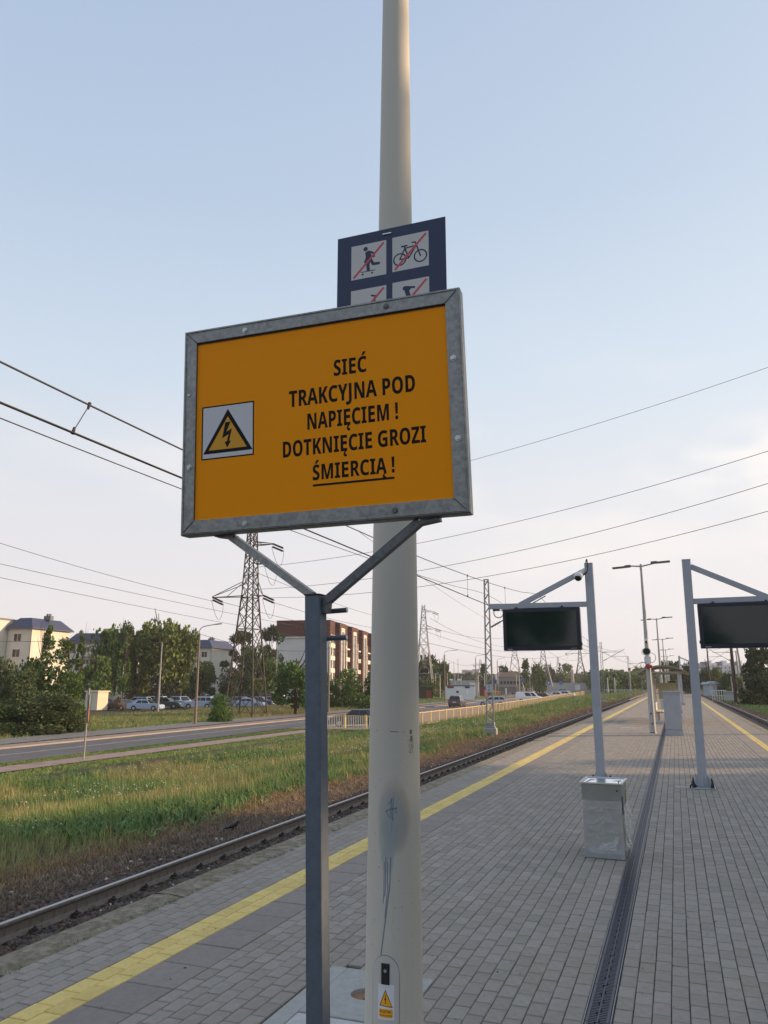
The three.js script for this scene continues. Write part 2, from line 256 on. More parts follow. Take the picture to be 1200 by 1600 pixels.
{ // concrete frame with a cable hatch beside the tall lamp column
  const W = PAD[1] - PAD[0], f = (x0, x1, z0, z1, h, y) => rbox(x1 - x0, h, z1 - z0, 0.006, (x0 + x1) / 2, y - h / 2, (z0 + z1) / 2);
  M('hatch_frame', [f(PAD[0], PAD[0] + 0.1, PAD[2], PAD[3], 0.05, 0.004), f(PAD[0] + 0.101, PAD[1], PAD[2], PAD[2] + 0.105, 0.05, 0.004), f(PAD[1] - 0.09, PAD[1], PAD[2] + 0.106, PAD[3], 0.05, 0.004)], m.concrete, plat);
  const s = new THREE.Shape(); const x0 = PAD[0] + 0.106, x1 = PAD[1] - 0.095, z0 = PAD[2] + 0.111, z1 = -3.86; s.moveTo(x0, -z0); s.lineTo(x1, -z0); s.lineTo(x1, -z1); s.lineTo(x0, -z1); const h = new THREE.Path(); h.absarc(-1.645, 4.17, 0.082, 0, Math.PI * 2); s.holes.push(h);
  M('hatch_cover', muv(new THREE.ExtrudeGeometry(s, { depth: 0.04, bevelEnabled: true, bevelSize: 0.003, bevelThickness: 0.003, bevelSegments: 1, curveSegments: 28 }).rotateX(-Math.PI / 2).translate(0, -0.035, 0)), m.concrete, plat);
  M('soil_in_hatch', muv(new THREE.CircleGeometry(0.1, 24).rotateX(-Math.PI / 2).translate(-1.645, -0.012, -4.17)), m.soil, plat);
  M('cable_stub', rod(V(-1.64, -0.03, -4.14), V(-1.638, -0.008, -4.135), 0.012, 0.011, 10), m.black, plat);
  M('hatch_cover', f(PAD[0] + 0.106, PAD[1] - 0.095, -3.845, PAD[3], 0.05, 0.006), m.paleConcrete, plat);
}
{ // weeds in the joint behind the edge stones, and scraps on the paving
  const r = rng(31), g = [], leaf = (x, z, n, h) => { for (let i = 0; i < n; i++) { const a = r() * 6.28, l = h * (0.5 + r()), c = V(x + (r() - 0.5) * 0.06, 0.002, z + (r() - 0.5) * 0.3), t = V(c.x + Math.cos(a) * l, 0.004 + l * (0.3 + 0.6 * r()), c.z + Math.sin(a) * l), s = V(-Math.sin(a), 0, Math.cos(a)).multiplyScalar(l * 0.22), md = c.clone().lerp(t, 0.5); md.y += l * 0.12; g.push([c, md.clone().add(s), t, md.clone().sub(s)]); } };
  for (const [z, n] of [[-3.55, 60], [-3.75, 50], [-4.25, 40], [-4.95, 60], [-5.15, 50], [-5.4, 70], [-6.3, 40], [-6.9, 90], [-7.1, 60], [-8.4, 40], [-9.6, 40], [-11, 50]]) leaf(-3.645, z, (n * 0.5) | 0, 0.014);
  tag(M('weeds', quads(g), mat(0.07, 0.12, 0.03, 0.8)), 'small green weeds growing in the joint behind the platform edge', 'weeds', null, 'stuff');
  const d = []; for (let i = 0; i < 230; i++) { const x = -3.4 + 5 * r(), z = -3.2 - 8 * r(), s = 0.0025 + 0.005 * r() * r(), a = r() * 3; d.push(new THREE.IcosahedronGeometry(s, 0).scale(1 + r(), 0.35, 1).rotateY(a).translate(x, 0.003, z)); }
  tag(M('litter', d, m.dark), 'dark crumbs and bits of dirt scattered on the paving', 'litter', null, 'stuff');
}
{ // pale painted mark and flush metal lid further along
  const g = at(981, 1139.5, 30); const k = tag(M('ground_cover_plate', shapeExtrude([[-0.42, -0.12], [0.1, -0.16], [0.42, -0.06], [0.36, 0.14], [-0.1, 0.1], [-0.3, 0.16]], 0.006).rotateX(-Math.PI / 2), m.paleConcrete), 'pale flat patch on the paving left of the loudspeaker lamp', 'cover plate'); k.position.set(-1.62, 0.001, -30.2);
}
// ================================================================== TRACKS
function track(label, xFar, xNear, sideVisible) {
  const t = thing('railway_track', label, 'railway track', [0, 0, 0]);
  const half = [[0.0625, 0], [0.0625, 0.011], [0.02, 0.03], [0.0085, 0.045], [0.0085, 0.125], [0.033, 0.14], [0.036, 0.148], [0.036, 0.166], [0.028, 0.172]];
  const prof = [...half, ...half.slice().reverse().map(([x, y]) => [-x, y])];
  for (const x of [xFar, xNear]) {
    const g = muv(shapeExtrude(prof, 420).translate(x, FOOT - 0.002, -415));
    const r = M('rail', g, m.railSide, t); M('running_surface', box(0.054, 0.003, 420, x, FOOT + 0.1705 + 0.0005, -205), m.railTop, r);
  }
  const sg = muv(new RoundedBoxGeometry(2.5, 0.18, 0.25, 1, 0.03).translate((xFar + xNear) / 2, FOOT - 0.095, 0));
  for (let i = 0; i < 170; i++) { const s = M('sleeper', sg, m.sleeper, t); s.position.z = -2 - i * 0.6; }
  const cg = [box(0.10, 0.02, 0.11, 0, 0.012, 0), rod(V(0, 0.02, 0), V(0, 0.075, 0), 0.017, 0.014, 6), rod(V(0, 0.04, 0), V(0, 0.055, 0), 0.032, 0.032, 6), rbox(0.05, 0.03, 0.08, 0.008, sideVisible * -0.02, 0.03, 0)];
  const c = merge(cg);
  for (let i = 0; i < 140; i++) { const k = M('rail_clip', c, m.iron, t); k.position.set(xFar + sideVisible * 0.105, FOOT - 0.004, -2 - i * 0.6); }
  return t;
}
track('railway track left of the platform with its far rail showing', -6.42, -4.92, 1);
track('railway track right of the platform, half hidden by its edge', 5.20, 3.70, -1);

// ================================================================== GRASS
{
  const r = rng(91);
  const tuft = (n, h, w, spread, bend, seed) => { const rr = rng(seed), p = []; for (let i = 0; i < n; i++) { const a = rr() * 6.28, hh = h * (0.5 + 0.6 * rr()), b = bend * (0.3 + rr()), o = V((rr() - 0.5) * spread, 0, (rr() - 0.5) * spread), d = V(Math.cos(a), 0, Math.sin(a)), s = V(-d.z, 0, d.x).multiplyScalar(w * (0.6 + 0.8 * rr())); const m1 = o.clone().addScaledVector(d, b * hh * 0.3).add(V(0, hh * 0.55, 0)), tp = o.clone().addScaledVector(d, b * hh).add(V(0, hh * (1 - 0.25 * b), 0)); const A = o.clone().add(s), B = o.clone().sub(s), C = m1.clone().addScaledVector(s, 0.8), D = m1.clone().addScaledVector(s, -0.8); for (const v of [A, B, D, A, D, C, C, D, tp]) p.push(v.x, v.y, v.z); } const g = new THREE.BufferGeometry(); g.setAttribute('position', new THREE.Float32BufferAttribute(p, 3)); g.computeVertexNormals(); return g; };
  const gm = new THREE.MeshPhysicalMaterial({ color: 0xffffff, roughness: 0.75, side: THREE.DoubleSide, transmission: 0.0 });
  const kinds = { long: [tuft(8, 0.42, 0.005, 0.16, 0.75, 1), tuft(8, 0.5, 0.0045, 0.18, 0.5, 2)], short: [tuft(9, 0.13, 0.006, 0.16, 0.7, 3)], dry: [tuft(8, 0.17, 0.0035, 0.16, 0.6, 4), tuft(6, 0.30, 0.003, 0.12, 0.4, 5)], broad: [tuft(9, 0.22, 0.017, 0.2, 0.9, 6)] };
  const sets = new Map(), add = (kind, k, x, z, s, col) => { const key = kind + k; if (!sets.has(key)) sets.set(key, [kinds[kind][k], []]); sets.get(key)[1].push([x, z, s, col]); };
  const tint = (c, v) => c.map((k) => k * v);
  const GREEN = [0.185, 0.265, 0.065], DEEP = [0.125, 0.215, 0.06], OLIVE = [0.28, 0.285, 0.105], STRAW = [0.42, 0.30, 0.12], RUST = [0.37, 0.225, 0.10], BROWN = [0.27, 0.195, 0.12];
  const seen = (x, z) => { const [px, py, d] = project(V(x, groundY(x), z)); return d > 1 && px > -50 && px < 1250 && py < 1650; };
  const strip = (x0, x1, z0, z1, per, scale, fn) => { const n = Math.round(Math.abs((x1 - x0) * (z1 - z0)) * per); for (let i = 0; i < n; i++) { const x = x0 + (x1 - x0) * r(), z = z0 + (z1 - z0) * r(); if (seen(x, z)) fn(x, z, scale); } };
  const meadow = (x, z, s) => {
    const n = fbm(x * 0.35 + 40, z * 0.35 + 400, 4096, 200, 3), k = r(), ed = -x - 8.0 - (fbm(z * 0.3 + 300, 7, 4096, 210, 3) - 0.5) * 1.6; // metres from the ragged dry edge
    if (ed < 0.2) return;
    if (ed < 0.7 && k > ed - 0.1) { add('dry', k > 0.85 ? 1 : 0, x, z, s * (0.7 + 0.5 * r()), tint(r() > 0.45 ? RUST : STRAW, 0.7 + 0.6 * r())); return; }
    const v = 0.7 + 0.6 * r(), c = n > 0.56 ? DEEP : n < 0.45 ? OLIVE : GREEN;
    if (k < 0.035) add('dry', 1, x, z, s * (1 + 0.8 * r()), tint(STRAW, v)); else if (k < 0.24 && n > 0.5) add('broad', 0, x, z, s * (0.7 + 0.7 * r()), tint(DEEP, v));
    else add('long', k > 0.6 ? 1 : 0, x, z, s * (0.45 + 0.55 * r()) * (0.65 + 0.6 * n), tint(c, v));
  };
  strip(-8.2, -24.5, -4, -24, 85, 0.9, meadow); strip(-8.2, -22.5, -24, -58, 42, 1.05, meadow); strip(-8.2, -21.2, -58, -110, 18, 1.3, meadow); strip(-8.4, -24, -110, -240, 5, 2.2, meadow);
  strip(-6.85, -8.9, -4, -40, 340, 0.85, (x, z, s) => { const k = r(), n = fbm(x * 0.9 + 60, z * 0.7 + 500, 4096, 260, 3), e = Math.min(1, (-x - 6.98 + (n - 0.5) * 1.2) / 0.55), o = (-x - 7.6) / 1.2; if (k < e && (x > -8.7 || k < 0.5)) add('dry', k < 0.05 ? 1 : 0, x, z, s * (0.5 + 0.7 * r()), tint(r() < o * 0.6 ? (r() < 0.65 ? RUST : STRAW) : BROWN, 0.6 + 0.8 * r())); });
  strip(-7.1, -8.9, -40, -120, 55, 1.2, (x, z, s) => { const k = r(), e = (-x - 7.2) / 1.3; if (k < e * 0.9) add('dry', k < 0.08 ? 1 : 0, x, z, s * (0.6 + 0.8 * r()), tint(r() < 0.2 ? RUST : BROWN, 0.5 + 0.7 * r())); });
  const lawn = (x, z, s) => { const n = fbm(x * 0.3 + 90, z * 0.3 + 700, 4096, 230, 3), k = r(); add('short', 0, x, z, s * (0.7 + 0.6 * r()), tint(k < 0.12 + 0.5 * Math.max(0, 0.5 - n) ? OLIVE : n > 0.52 ? DEEP : GREEN, 0.8 + 0.6 * r())); };
  strip(-24.2, -26.2, -18, -60, 55, 1, lawn); strip(-28.0, -29.3, -22, -66, 60, 1.1, lawn); strip(-37.1, -37.9, -28, -120, 40, 1.1, lawn); strip(-42, -62, -40, -120, 11, 1.9, (x, z, s) => { const f = z < -75 - (x + 44) * -0.9; if (f || r() < 0.2) add('long', 0, x, z, s * 0.62, tint(r() < 0.55 ? OLIVE : [0.19, 0.15, 0.055], 0.8 + 0.6 * r())); else lawn(x, z, s * 0.9); });
  strip(-42, -75, -120, -220, 2.5, 3, lawn);
  strip(6.4, 18, -28, -90, 14, 1.4, (x, z, s) => add('short', 0, x, z, s * (1 + 0.8 * r()), tint(DEEP, 0.6 + 0.6 * r()))); strip(6.2, 40, -90, -220, 3, 3, (x, z, s) => add('short', 0, x, z, s, tint(DEEP, 0.6 + 0.6 * r())));
  const words = { long0: ['tall green meadow grass along the left track', 'grass'], long1: ['upright green stalks mixed into the meadow', 'grass'], short0: ['short mown grass along paths and verges', 'grass'], dry0: ['dry rust-brown grass beside the stone bed', 'grass'], dry1: ['straw-coloured stalks standing in the meadow', 'grass'], broad0: ['broad-leaved weeds growing in the meadow', 'grass'] };
  const Mx = new THREE.Matrix4(), q = new THREE.Quaternion(), c = new THREE.Color();
  for (const [key, [g, list]] of sets) { const im = new THREE.InstancedMesh(g, gm, list.length); list.forEach(([x, z, s, col], i) => { Mx.compose(V(x, groundY(x) - 0.025, z), q.setFromEuler(new THREE.Euler(0, r() * 6.28, 0)), V(s, s, s)); im.setMatrixAt(i, Mx); c.setRGB(...col); im.setColorAt(i, c); }); im.name = numbered('meadow_grass'); im.castShadow = im.receiveShadow = true; tag(im, words[key][0], words[key][1], null, 'stuff'); scene.add(im); }
  const f = new THREE.IcosahedronGeometry(0.010, 0), fl = []; for (let i = 0; i < 1500; i++) { const x = -9.6 - 14 * r(), z = -6 - 50 * r(); if (fbm(x * 0.4 + 20, z * 0.4 + 600, 4096, 250, 3) < 0.52 || !seen(x, z)) continue; fl.push([x, groundY(x) + 0.22 + 0.25 * r(), z, (0.7 + 1.1 * r()) * (1 + -z / 40)]); }
  const im = new THREE.InstancedMesh(f, mat(0.55, 0.54, 0.45, 0.8), fl.length); fl.forEach(([x, y, z, s], i) => { Mx.compose(V(x, y, z), q.identity(), V(s, s * 0.6, s)); im.setMatrixAt(i, Mx); }); im.name = numbered('meadow_flowers'); tag(im, 'tiny white flower heads dotted through the meadow', 'flowers', null, 'stuff'); scene.add(im);
}

// ================================================================== ROAD, PATHS, PARKING
{
  const strip = (pts, y) => { const q = []; for (let i = 0; i < pts.length - 1; i++) { const [z0, a0, b0] = pts[i], [z1, a1, b1] = pts[i + 1]; q.push([V(a0, y, z0), V(b0, y, z0), V(b1, y, z1), V(a1, y, z1)]); } return muv(quads(q)); };
  const off = (d0, d1) => [[10, d0, d1], [-30, d0, d1], [-68, d0 - 0.6, d1 - 0.6], [-120, d0 - 1.2, d1 - 1.2], [-180, d0 - 3.5, d1 - 3.5], [-270, d0 - 9, d1 - 9], [-420, d0 - 24, d1 - 24]];
  structure('road', strip(off(-35.2, -29.2), ROAD + 0.02), m.asphalt, 'grey asphalt road running beside the railway');
  const line = tag(M('road_line', strip(off(-32.32, -32.16), ROAD + 0.026), m.lineWhite), 'thin white centre line on the asphalt road', 'road marking', null, 'structure');
  structure('kerb', merge([box(0.16, 0.14, 430, -35.29, ROAD + 0.03, -205)].map((g) => g)), m.kerb, 'low pale kerb on the far side of the road').visible = true;
  structure('pavement', strip(off(-37.05, -35.4), ROAD + 0.05), m.pink, 'pinkish paved strip on the far side of the road');
  structure('path', strip(off(-41.6, -37.95), ROAD + 0.025), m.greyPath, 'grey footpath beyond the road verge');
  structure('path', strip([[10, -27.9, -26.2], [-30, -27.9, -26.2], [-50, -27.6, -25.9], [-58, -27.4, -25.6]], ROAD + 0.022), m.pink, 'narrow pinkish footpath between meadow and road');
  structure('parking_bay', strip([[-57.5, -29.6, -21.2], [-68, -29.78, -20.8], [-90, -30.0, -20.6], [-120, -30.35, -21.4], [-134, -30.85, -22], [-185, -32.9, -24], [-260, -38, -27]], ROAD + 0.03), m.pink, 'pinkish paved parking bay behind the yellow fence');
  structure('car_park', strip([[-92, -110, -72], [-150, -120, -66]], ROAD + 0.02), m.greyPath, 'asphalt car park in front of the trees and blocks');
}

// ================================================================== THE WARNING SIGN
const FONT = 'sans-serif';
{
  const K = 2.7 / 2.4;                                    // the sign's frame, measured in its own plane: 0.925 x 0.686 m
  const TL = V(-1.276, 1.007, -1.766).multiplyScalar(K).add(V(0, EYE, 0)), TR = V(-0.455, 1.027, -1.812).multiplyScalar(K).add(V(0, EYE, 0)), BL = V(-1.271, 0.398, -1.789).multiplyScalar(K).add(V(0, EYE, 0));
  const ex0 = TR.clone().sub(TL), ey0 = TL.clone().sub(BL), W = ex0.length(), H = ey0.length(), mm = W / 822, kk = ex0.clone().normalize().dot(ey0.clone().normalize()) / 2;
  const ex = ex0.clone().normalize().addScaledVector(ey0.clone().normalize(), -kk).normalize(), ey = ey0.clone().normalize(); ey.addScaledVector(ex, -ey.dot(ex)).normalize(); const ez = V().crossVectors(ex, ey);
  const mid = TR.clone().add(BL).multiplyScalar(0.5), O = mid.clone().addScaledVector(ex, -W / 2).addScaledVector(ey, H / 2);
  const s = thing('warning_sign', 'large orange warning sign in a galvanised frame on a blue-grey post', 'warning sign', [0, 0, 0]);
  const B = new THREE.Matrix4().makeBasis(ex, ey, ez).setPosition(O);   // x right, y up, z towards us, from the top left corner; units: metres
  const put = (g) => g.applyMatrix4(B);
  const f = 0.045;                                        // frame width
  const bars = [];
  const angle = (pts) => bars.push(put(muv(shapeExtrude(pts, 0.004, 0.0015).translate(0, 0, 0))));
  angle([[0.003, -0.003], [W - 0.003, -0.003], [W - f, -f], [f, -f]]); angle([[0.003, -H + 0.003], [f, -H + f], [W - f, -H + f], [W - 0.003, -H + 0.003]]);
  angle([[0.002, -0.004], [f - 0.001, -f - 0.001], [f - 0.001, -H + f + 0.001], [0.002, -H + 0.004]]); angle([[W - 0.002, -0.004], [W - 0.002, -H + 0.004], [W - f + 0.001, -H + f + 0.001], [W - f + 0.001, -f - 0.001]]);
  M('frame', bars, m.galv, s);
  M('frame_lip', [[W / 2, -0.002, W - 0.01, 0.004], [W / 2, -H + 0.002, W - 0.01, 0.004]].map(([x, y, w, h]) => put(box(w, h, 0.042, x, y, -0.022))).concat([0.002, W - 0.002].map((x) => put(box(0.004, H - 0.002, 0.042, x, -H / 2, -0.022))), [0, 1].map((i) => put(box(W - 0.012, 0.003, 0.003, W / 2, i ? -H + 0.0075 : -0.0075, 0.0068))), [0.0075, W - 0.0075].map((x) => put(box(0.003, H - 0.02, 0.003, x, -H / 2, 0.0068)))), m.galv, s);
  for (const [a, b] of [[0, 0], [1, 0], [0, 1], [1, 1]]) { const x0 = a ? W - 0.006 : 0.006, y0 = b ? -H + 0.006 : -0.006; M('weld_seam', put(rod(V(x0, y0, 0.006), V(a ? W - f : f, b ? -H + f : -f, 0.006), 0.0016, 0.0016, 6)), m.galvDark, s); }
  for (const [x, y, dark] of [[196, 26, 0], [619, 23, 1], [797, 197, 0], [799.6, 414, 0], [18.5, 198, 2], [24.7, 413, 0], [200, 588.6, 0], [627, 587.6, 1]]) {
    if (dark === 2) { M('screw_hole', put(new THREE.CylinderGeometry(0.0045, 0.0045, 0.002, 14).rotateX(Math.PI / 2).translate(x * mm, -y * mm, 0.0072)), m.white, s); continue; }
    M('bolt_head', put(merge([new THREE.CylinderGeometry(0.0058, 0.0065, 0.005, 12).rotateX(Math.PI / 2).translate(x * mm, -y * mm, 0.008), new THREE.CylinderGeometry(0.009, 0.009, 0.0015, 16).rotateX(Math.PI / 2).translate(x * mm, -y * mm, 0.0064)])), dark ? m.galvDark : m.bolt, s);
  }
  const PW = 768 * mm, PH = 543 * mm;                     // visible orange panel
  const tex = canvasTex(2048, 1448, (g, w, h) => {
    const k = w / 768; g.scale(k, k);
    g.fillStyle = '#ff9d00'; g.fillRect(0, 0, 768, 543);
    const r = rng(5); g.globalAlpha = 0.05; for (let i = 0; i < 900; i++) { g.fillStyle = r() > 0.5 ? '#ffb020' : '#d98200'; g.fillRect(768 * r(), 543 * r(), 2 + 60 * r(), 1 + 2 * r()); }
    g.globalAlpha = 0.10; g.fillStyle = '#b86200'; for (let y = 0; y < 543; y += 3.4) for (let x = (Math.round(y / 3.4) % 2) * 2; x < 768; x += 4) g.fillRect(x, y, 1.5, 1.2); g.globalAlpha = 1;
    g.strokeStyle = 'rgba(120,60,0,0.35)'; g.lineWidth = 0.5; for (let i = 0; i < 40; i++) { const x = 768 * r(), y = 543 * r(); g.beginPath(); g.moveTo(x, y); g.lineTo(x + 20 * (r() - 0.5), y + 10 * (r() - 0.5)); g.stroke(); }
    const ink = '#16110f';
    const line = (t, x0, x1, base, cap) => { g.save(); g.fillStyle = ink; g.font = 'bold 100px ' + FONT; const mt = g.measureText(t); g.translate(x0, base); g.scale((x1 - x0) / mt.width, cap / 71.4); g.fillText(t, 0, 0); g.strokeStyle = ink; g.lineWidth = 1.4; g.strokeText(t, 0, 0); g.restore(); };
    line('SIEĆ', 421, 519, 154, 44.5); line('TRAKCYJNA POD', 289, 653, 227, 46); line('NAPIĘCIEM !', 340, 604, 297.5, 45); line('DOTKNIĘCIE GROZI', 267, 676, 369, 44); line('ŚMIERCIĄ !', 356, 590, 440.5, 42);
    g.fillStyle = ink; g.fillRect(358, 452.5, 228.5, 6);
    g.fillRect(18.5, 194, 164.5, 157.5); g.fillStyle = '#d6d6da'; g.fillRect(22.5, 198, 156.5, 149.5);
    const tri = (pts, c) => { g.fillStyle = c; g.beginPath(); pts.forEach(([x, y], i) => (i ? g.lineTo(x, y) : g.moveTo(x, y))); g.closePath(); g.fill(); };
    tri([[101, 208], [179, 335], [24, 335]], '#1d1b1b'); tri([[101, 230], [161, 325], [41.5, 325]], '#dfa23a');
    tri([[93, 247], [110, 246.5], [97, 275], [114, 267], [106, 303], [112, 302], [100, 322], [92, 304], [98.5, 304], [104, 283], [84, 293]], '#1d1b1b');
  });
  const pg = new THREE.PlaneGeometry(PW, PH).translate(40 * mm + PW / 2, -44 * mm - PH / 2, -0.0015);
  const orange = new THREE.MeshPhysicalMaterial({ map: tex, roughness: 0.6, side: THREE.DoubleSide, specularIntensity: 0.35 });
  M('sign_face', put(pg), orange, s);
  M('back_plate', put(box(W - 0.02, H - 0.02, 0.003, W / 2, -H / 2, -0.006)), m.galvDark, s);
  M('frame_gasket', [[0.5 * W, -44 * mm - 0.0005, PW, 0.0025], [0.5 * W, -44 * mm - PH, PW, 0.0025]].map(([x, y, w, h]) => put(box(w, h, 0.003, x, y, -0.0005))).concat([40 * mm, 40 * mm + PW].map((x) => put(box(0.0025, PH, 0.003, x, -44 * mm - PH / 2, -0.0005)))), m.black, s);
  // post with two slanted braces and two stub tubes
  const zp = -2.062, top = V(-0.979, 1.852, zp), foot = V(-0.918, 0.0, zp + 0.02), ph = 0.0305;
  const dirp = top.clone().sub(foot), pl = dirp.length(), pm = new THREE.Matrix4().makeBasis(V(1, 0, 0.03).normalize(), dirp.clone().normalize(), V(-0.03, 0, 1).normalize()).setPosition(foot);
  const post = new RoundedBoxGeometry(0.049, pl, 0.049, 3, 0.004).translate(0, pl / 2, 0);
  const pp = M('post', muv(post).applyMatrix4(pm), m.postBlue, s);
  M('post_rim', [box(0.051, 0.004, 0.004, 0, pl + 0.001, 0.0245), box(0.051, 0.004, 0.004, 0, pl + 0.001, -0.0245), box(0.004, 0.004, 0.045, 0.0235, pl + 0.001, 0), box(0.004, 0.004, 0.045, -0.0235, pl + 0.001, 0)].map((g) => g.applyMatrix4(pm)), m.iron, pp);
  M('brace', [bar(V(-0.990, 1.853, zp - 0.002), V(-1.285, 2.055, -2.068), 0.022, 0.03), bar(V(-1.262, 2.047, -2.066), V(-1.33, 2.058, -2.068), 0.014, 0.034)], m.galv, s);
  M('brace', [bar(V(-0.945, 1.80, zp - 0.002), V(-0.940, 1.842, zp - 0.002), 0.022, 0.022), bar(V(-0.943, 1.835, zp - 0.002), V(-0.662, 2.058, -2.09), 0.024, 0.032), bar(V(-0.675, 2.051, -2.09), V(-0.60, 2.062, -2.09), 0.012, 0.034)], m.galvDark, s);
  for (const [y, mt] of [[1.808, m.galvDark], [1.728, m.postBlue]]) { const st = M('stub_tube', rod(V(-0.975, y, zp - 0.045), V(-0.897, y + 0.003, zp - 0.045), 0.0075, 0.0075, 14), mt, s); M('tube_end', rod(V(-0.897, y + 0.003, zp - 0.045), V(-0.8955, y + 0.003, zp - 0.045), 0.0068, 0.0062, 14), m.white, st); }
}
// ================================================================== THE PICTOGRAM BOARD
{
  const z = -3.52, x0 = -1.576, x1 = -0.956, y1 = 4.012, y0 = 3.30, W = x1 - x0, H = y1 - y0;
  const b = thing('pictogram_board', 'navy board of prohibition pictograms strapped to the tall column behind the warning sign', 'sign board', [x0, y0, z]);
  const tex = canvasTex(1240, 1424, (g, w) => {
    const k = w / 620; g.scale(k, k); g.fillStyle = '#15254c'; g.fillRect(0, 0, 620, 712);
    const navy = '#101c40', red = '#c8434f';
    const tile = (x, y, fn) => { g.save(); g.translate(x, y); g.fillStyle = '#c6c5c2'; g.fillRect(0, 0, 204, 204); g.strokeStyle = navy; g.fillStyle = navy; g.lineCap = 'round'; g.lineJoin = 'round'; fn(); g.strokeStyle = red; g.lineWidth = 13; g.lineCap = 'butt'; g.beginPath(); g.moveTo(14, 194); g.lineTo(190, 12); g.stroke(); g.restore(); };
    const pl = (w, ...p) => { g.lineWidth = w; g.beginPath(); p.forEach(([x, y], i) => (i ? g.lineTo(x, y) : g.moveTo(x, y))); g.stroke(); };
    const dot = (x, y, r) => { g.beginPath(); g.arc(x, y, r, 0, 7); g.fill(); };
    tile(83, 66, () => { dot(84, 30, 13); pl(30, [100, 58], [106, 92]); pl(13, [88, 54], [92, 80], [82, 108]); pl(12, [112, 52], [134, 66], [132, 84]); pl(19, [104, 92], [98, 130], [100, 158]); pl(17, [112, 96], [128, 128], [160, 130]); pl(5, [58, 166], [138, 166]); dot(68, 180, 6); dot(122, 180, 6); });
    tile(322, 62, () => { g.lineWidth = 8; for (const x of [42, 158]) { g.beginPath(); g.arc(x, 138, 34, 0, 7); g.stroke(); } pl(8, [42, 138], [72, 78], [136, 72], [92, 138], [42, 138]); pl(8, [92, 138], [68, 66]); pl(10, [54, 64], [82, 64]); pl(8, [158, 138], [130, 52], [112, 50]); });
    tile(83, 334, () => { pl(10, [120, 46], [140, 52], [136, 96]); pl(9, [136, 96], [60, 160], [150, 160]); dot(60, 170, 14); dot(150, 170, 14); });
    tile(322, 330, () => { pl(26, [70, 44], [90, 48]); pl(12, [90, 42], [122, 46]); pl(24, [80, 60], [100, 120]); pl(16, [100, 120], [90, 180]); });
    g.fillStyle = '#c6c5c2'; g.fillRect(83, 590, 443, 70);
  });
  M('board_face', new THREE.PlaneGeometry(W, H).translate(W / 2, H / 2, 0.0022), new THREE.MeshStandardMaterial({ map: tex, roughness: 0.35, side: THREE.DoubleSide }), b);
  M('board_plate', box(W, H, 0.003, W / 2, H / 2, 0), mat(0.04, 0.05, 0.09, 0.4), b);
  M('fixing_strap', box(0.05, 0.006, 0.004, 0.292, H - 0.030, 0.0045), m.steel, b);
  M('strap_slot', rbox(0.056, 0.0035, 0.003, 0.001, 0.292, H - 0.0348, 0.0036), m.black, b);
  M('back_rail', [box(0.4, 0.03, 0.02, W / 2, H - 0.06, -0.012), box(0.4, 0.03, 0.02, W / 2, 0.08, -0.012)], m.galvDark, b);
}
// ================================================================== LAMPS OF THE PLATFORM
function lampHead(parent, y, span) {
  const arm = M('lamp_arm', [rod(V(-span * 0.62, y + 0.02, 0), V(0, y - 0.01, 0), 0.022, 0.026, 10), rod(V(span * 0.62, y + 0.05, 0), V(0, y - 0.01, 0), 0.022, 0.026, 10), rod(V(0, y - 0.16, 0), V(0, y + 0.05, 0), 0.036, 0.034, 10)], m.grey, parent);
  for (const s of [-1, 1]) { const yy = y + (s < 0 ? 0.022 : 0.056), h = M('lamp_head', merge([rbox(0.52, 0.05, 0.22, 0.02, s * (span - 0.28), yy + 0.008, 0), rbox(0.16, 0.075, 0.14, 0.02, s * (span - 0.56), yy + 0.005, 0)]), m.lampHead, parent); M('lamp_lens', box(0.42, 0.006, 0.17, s * (span - 0.26), yy - 0.019, 0), mat(0.4, 0.4, 0.38, 0.3), h); h.rotation.z = 0; }
  return arm;
}
function poleGeo(r0, r1, h, seg = 40) { return new THREE.CylinderGeometry(r1, r0, h, seg, 1).translate(0, h / 2, 0); }
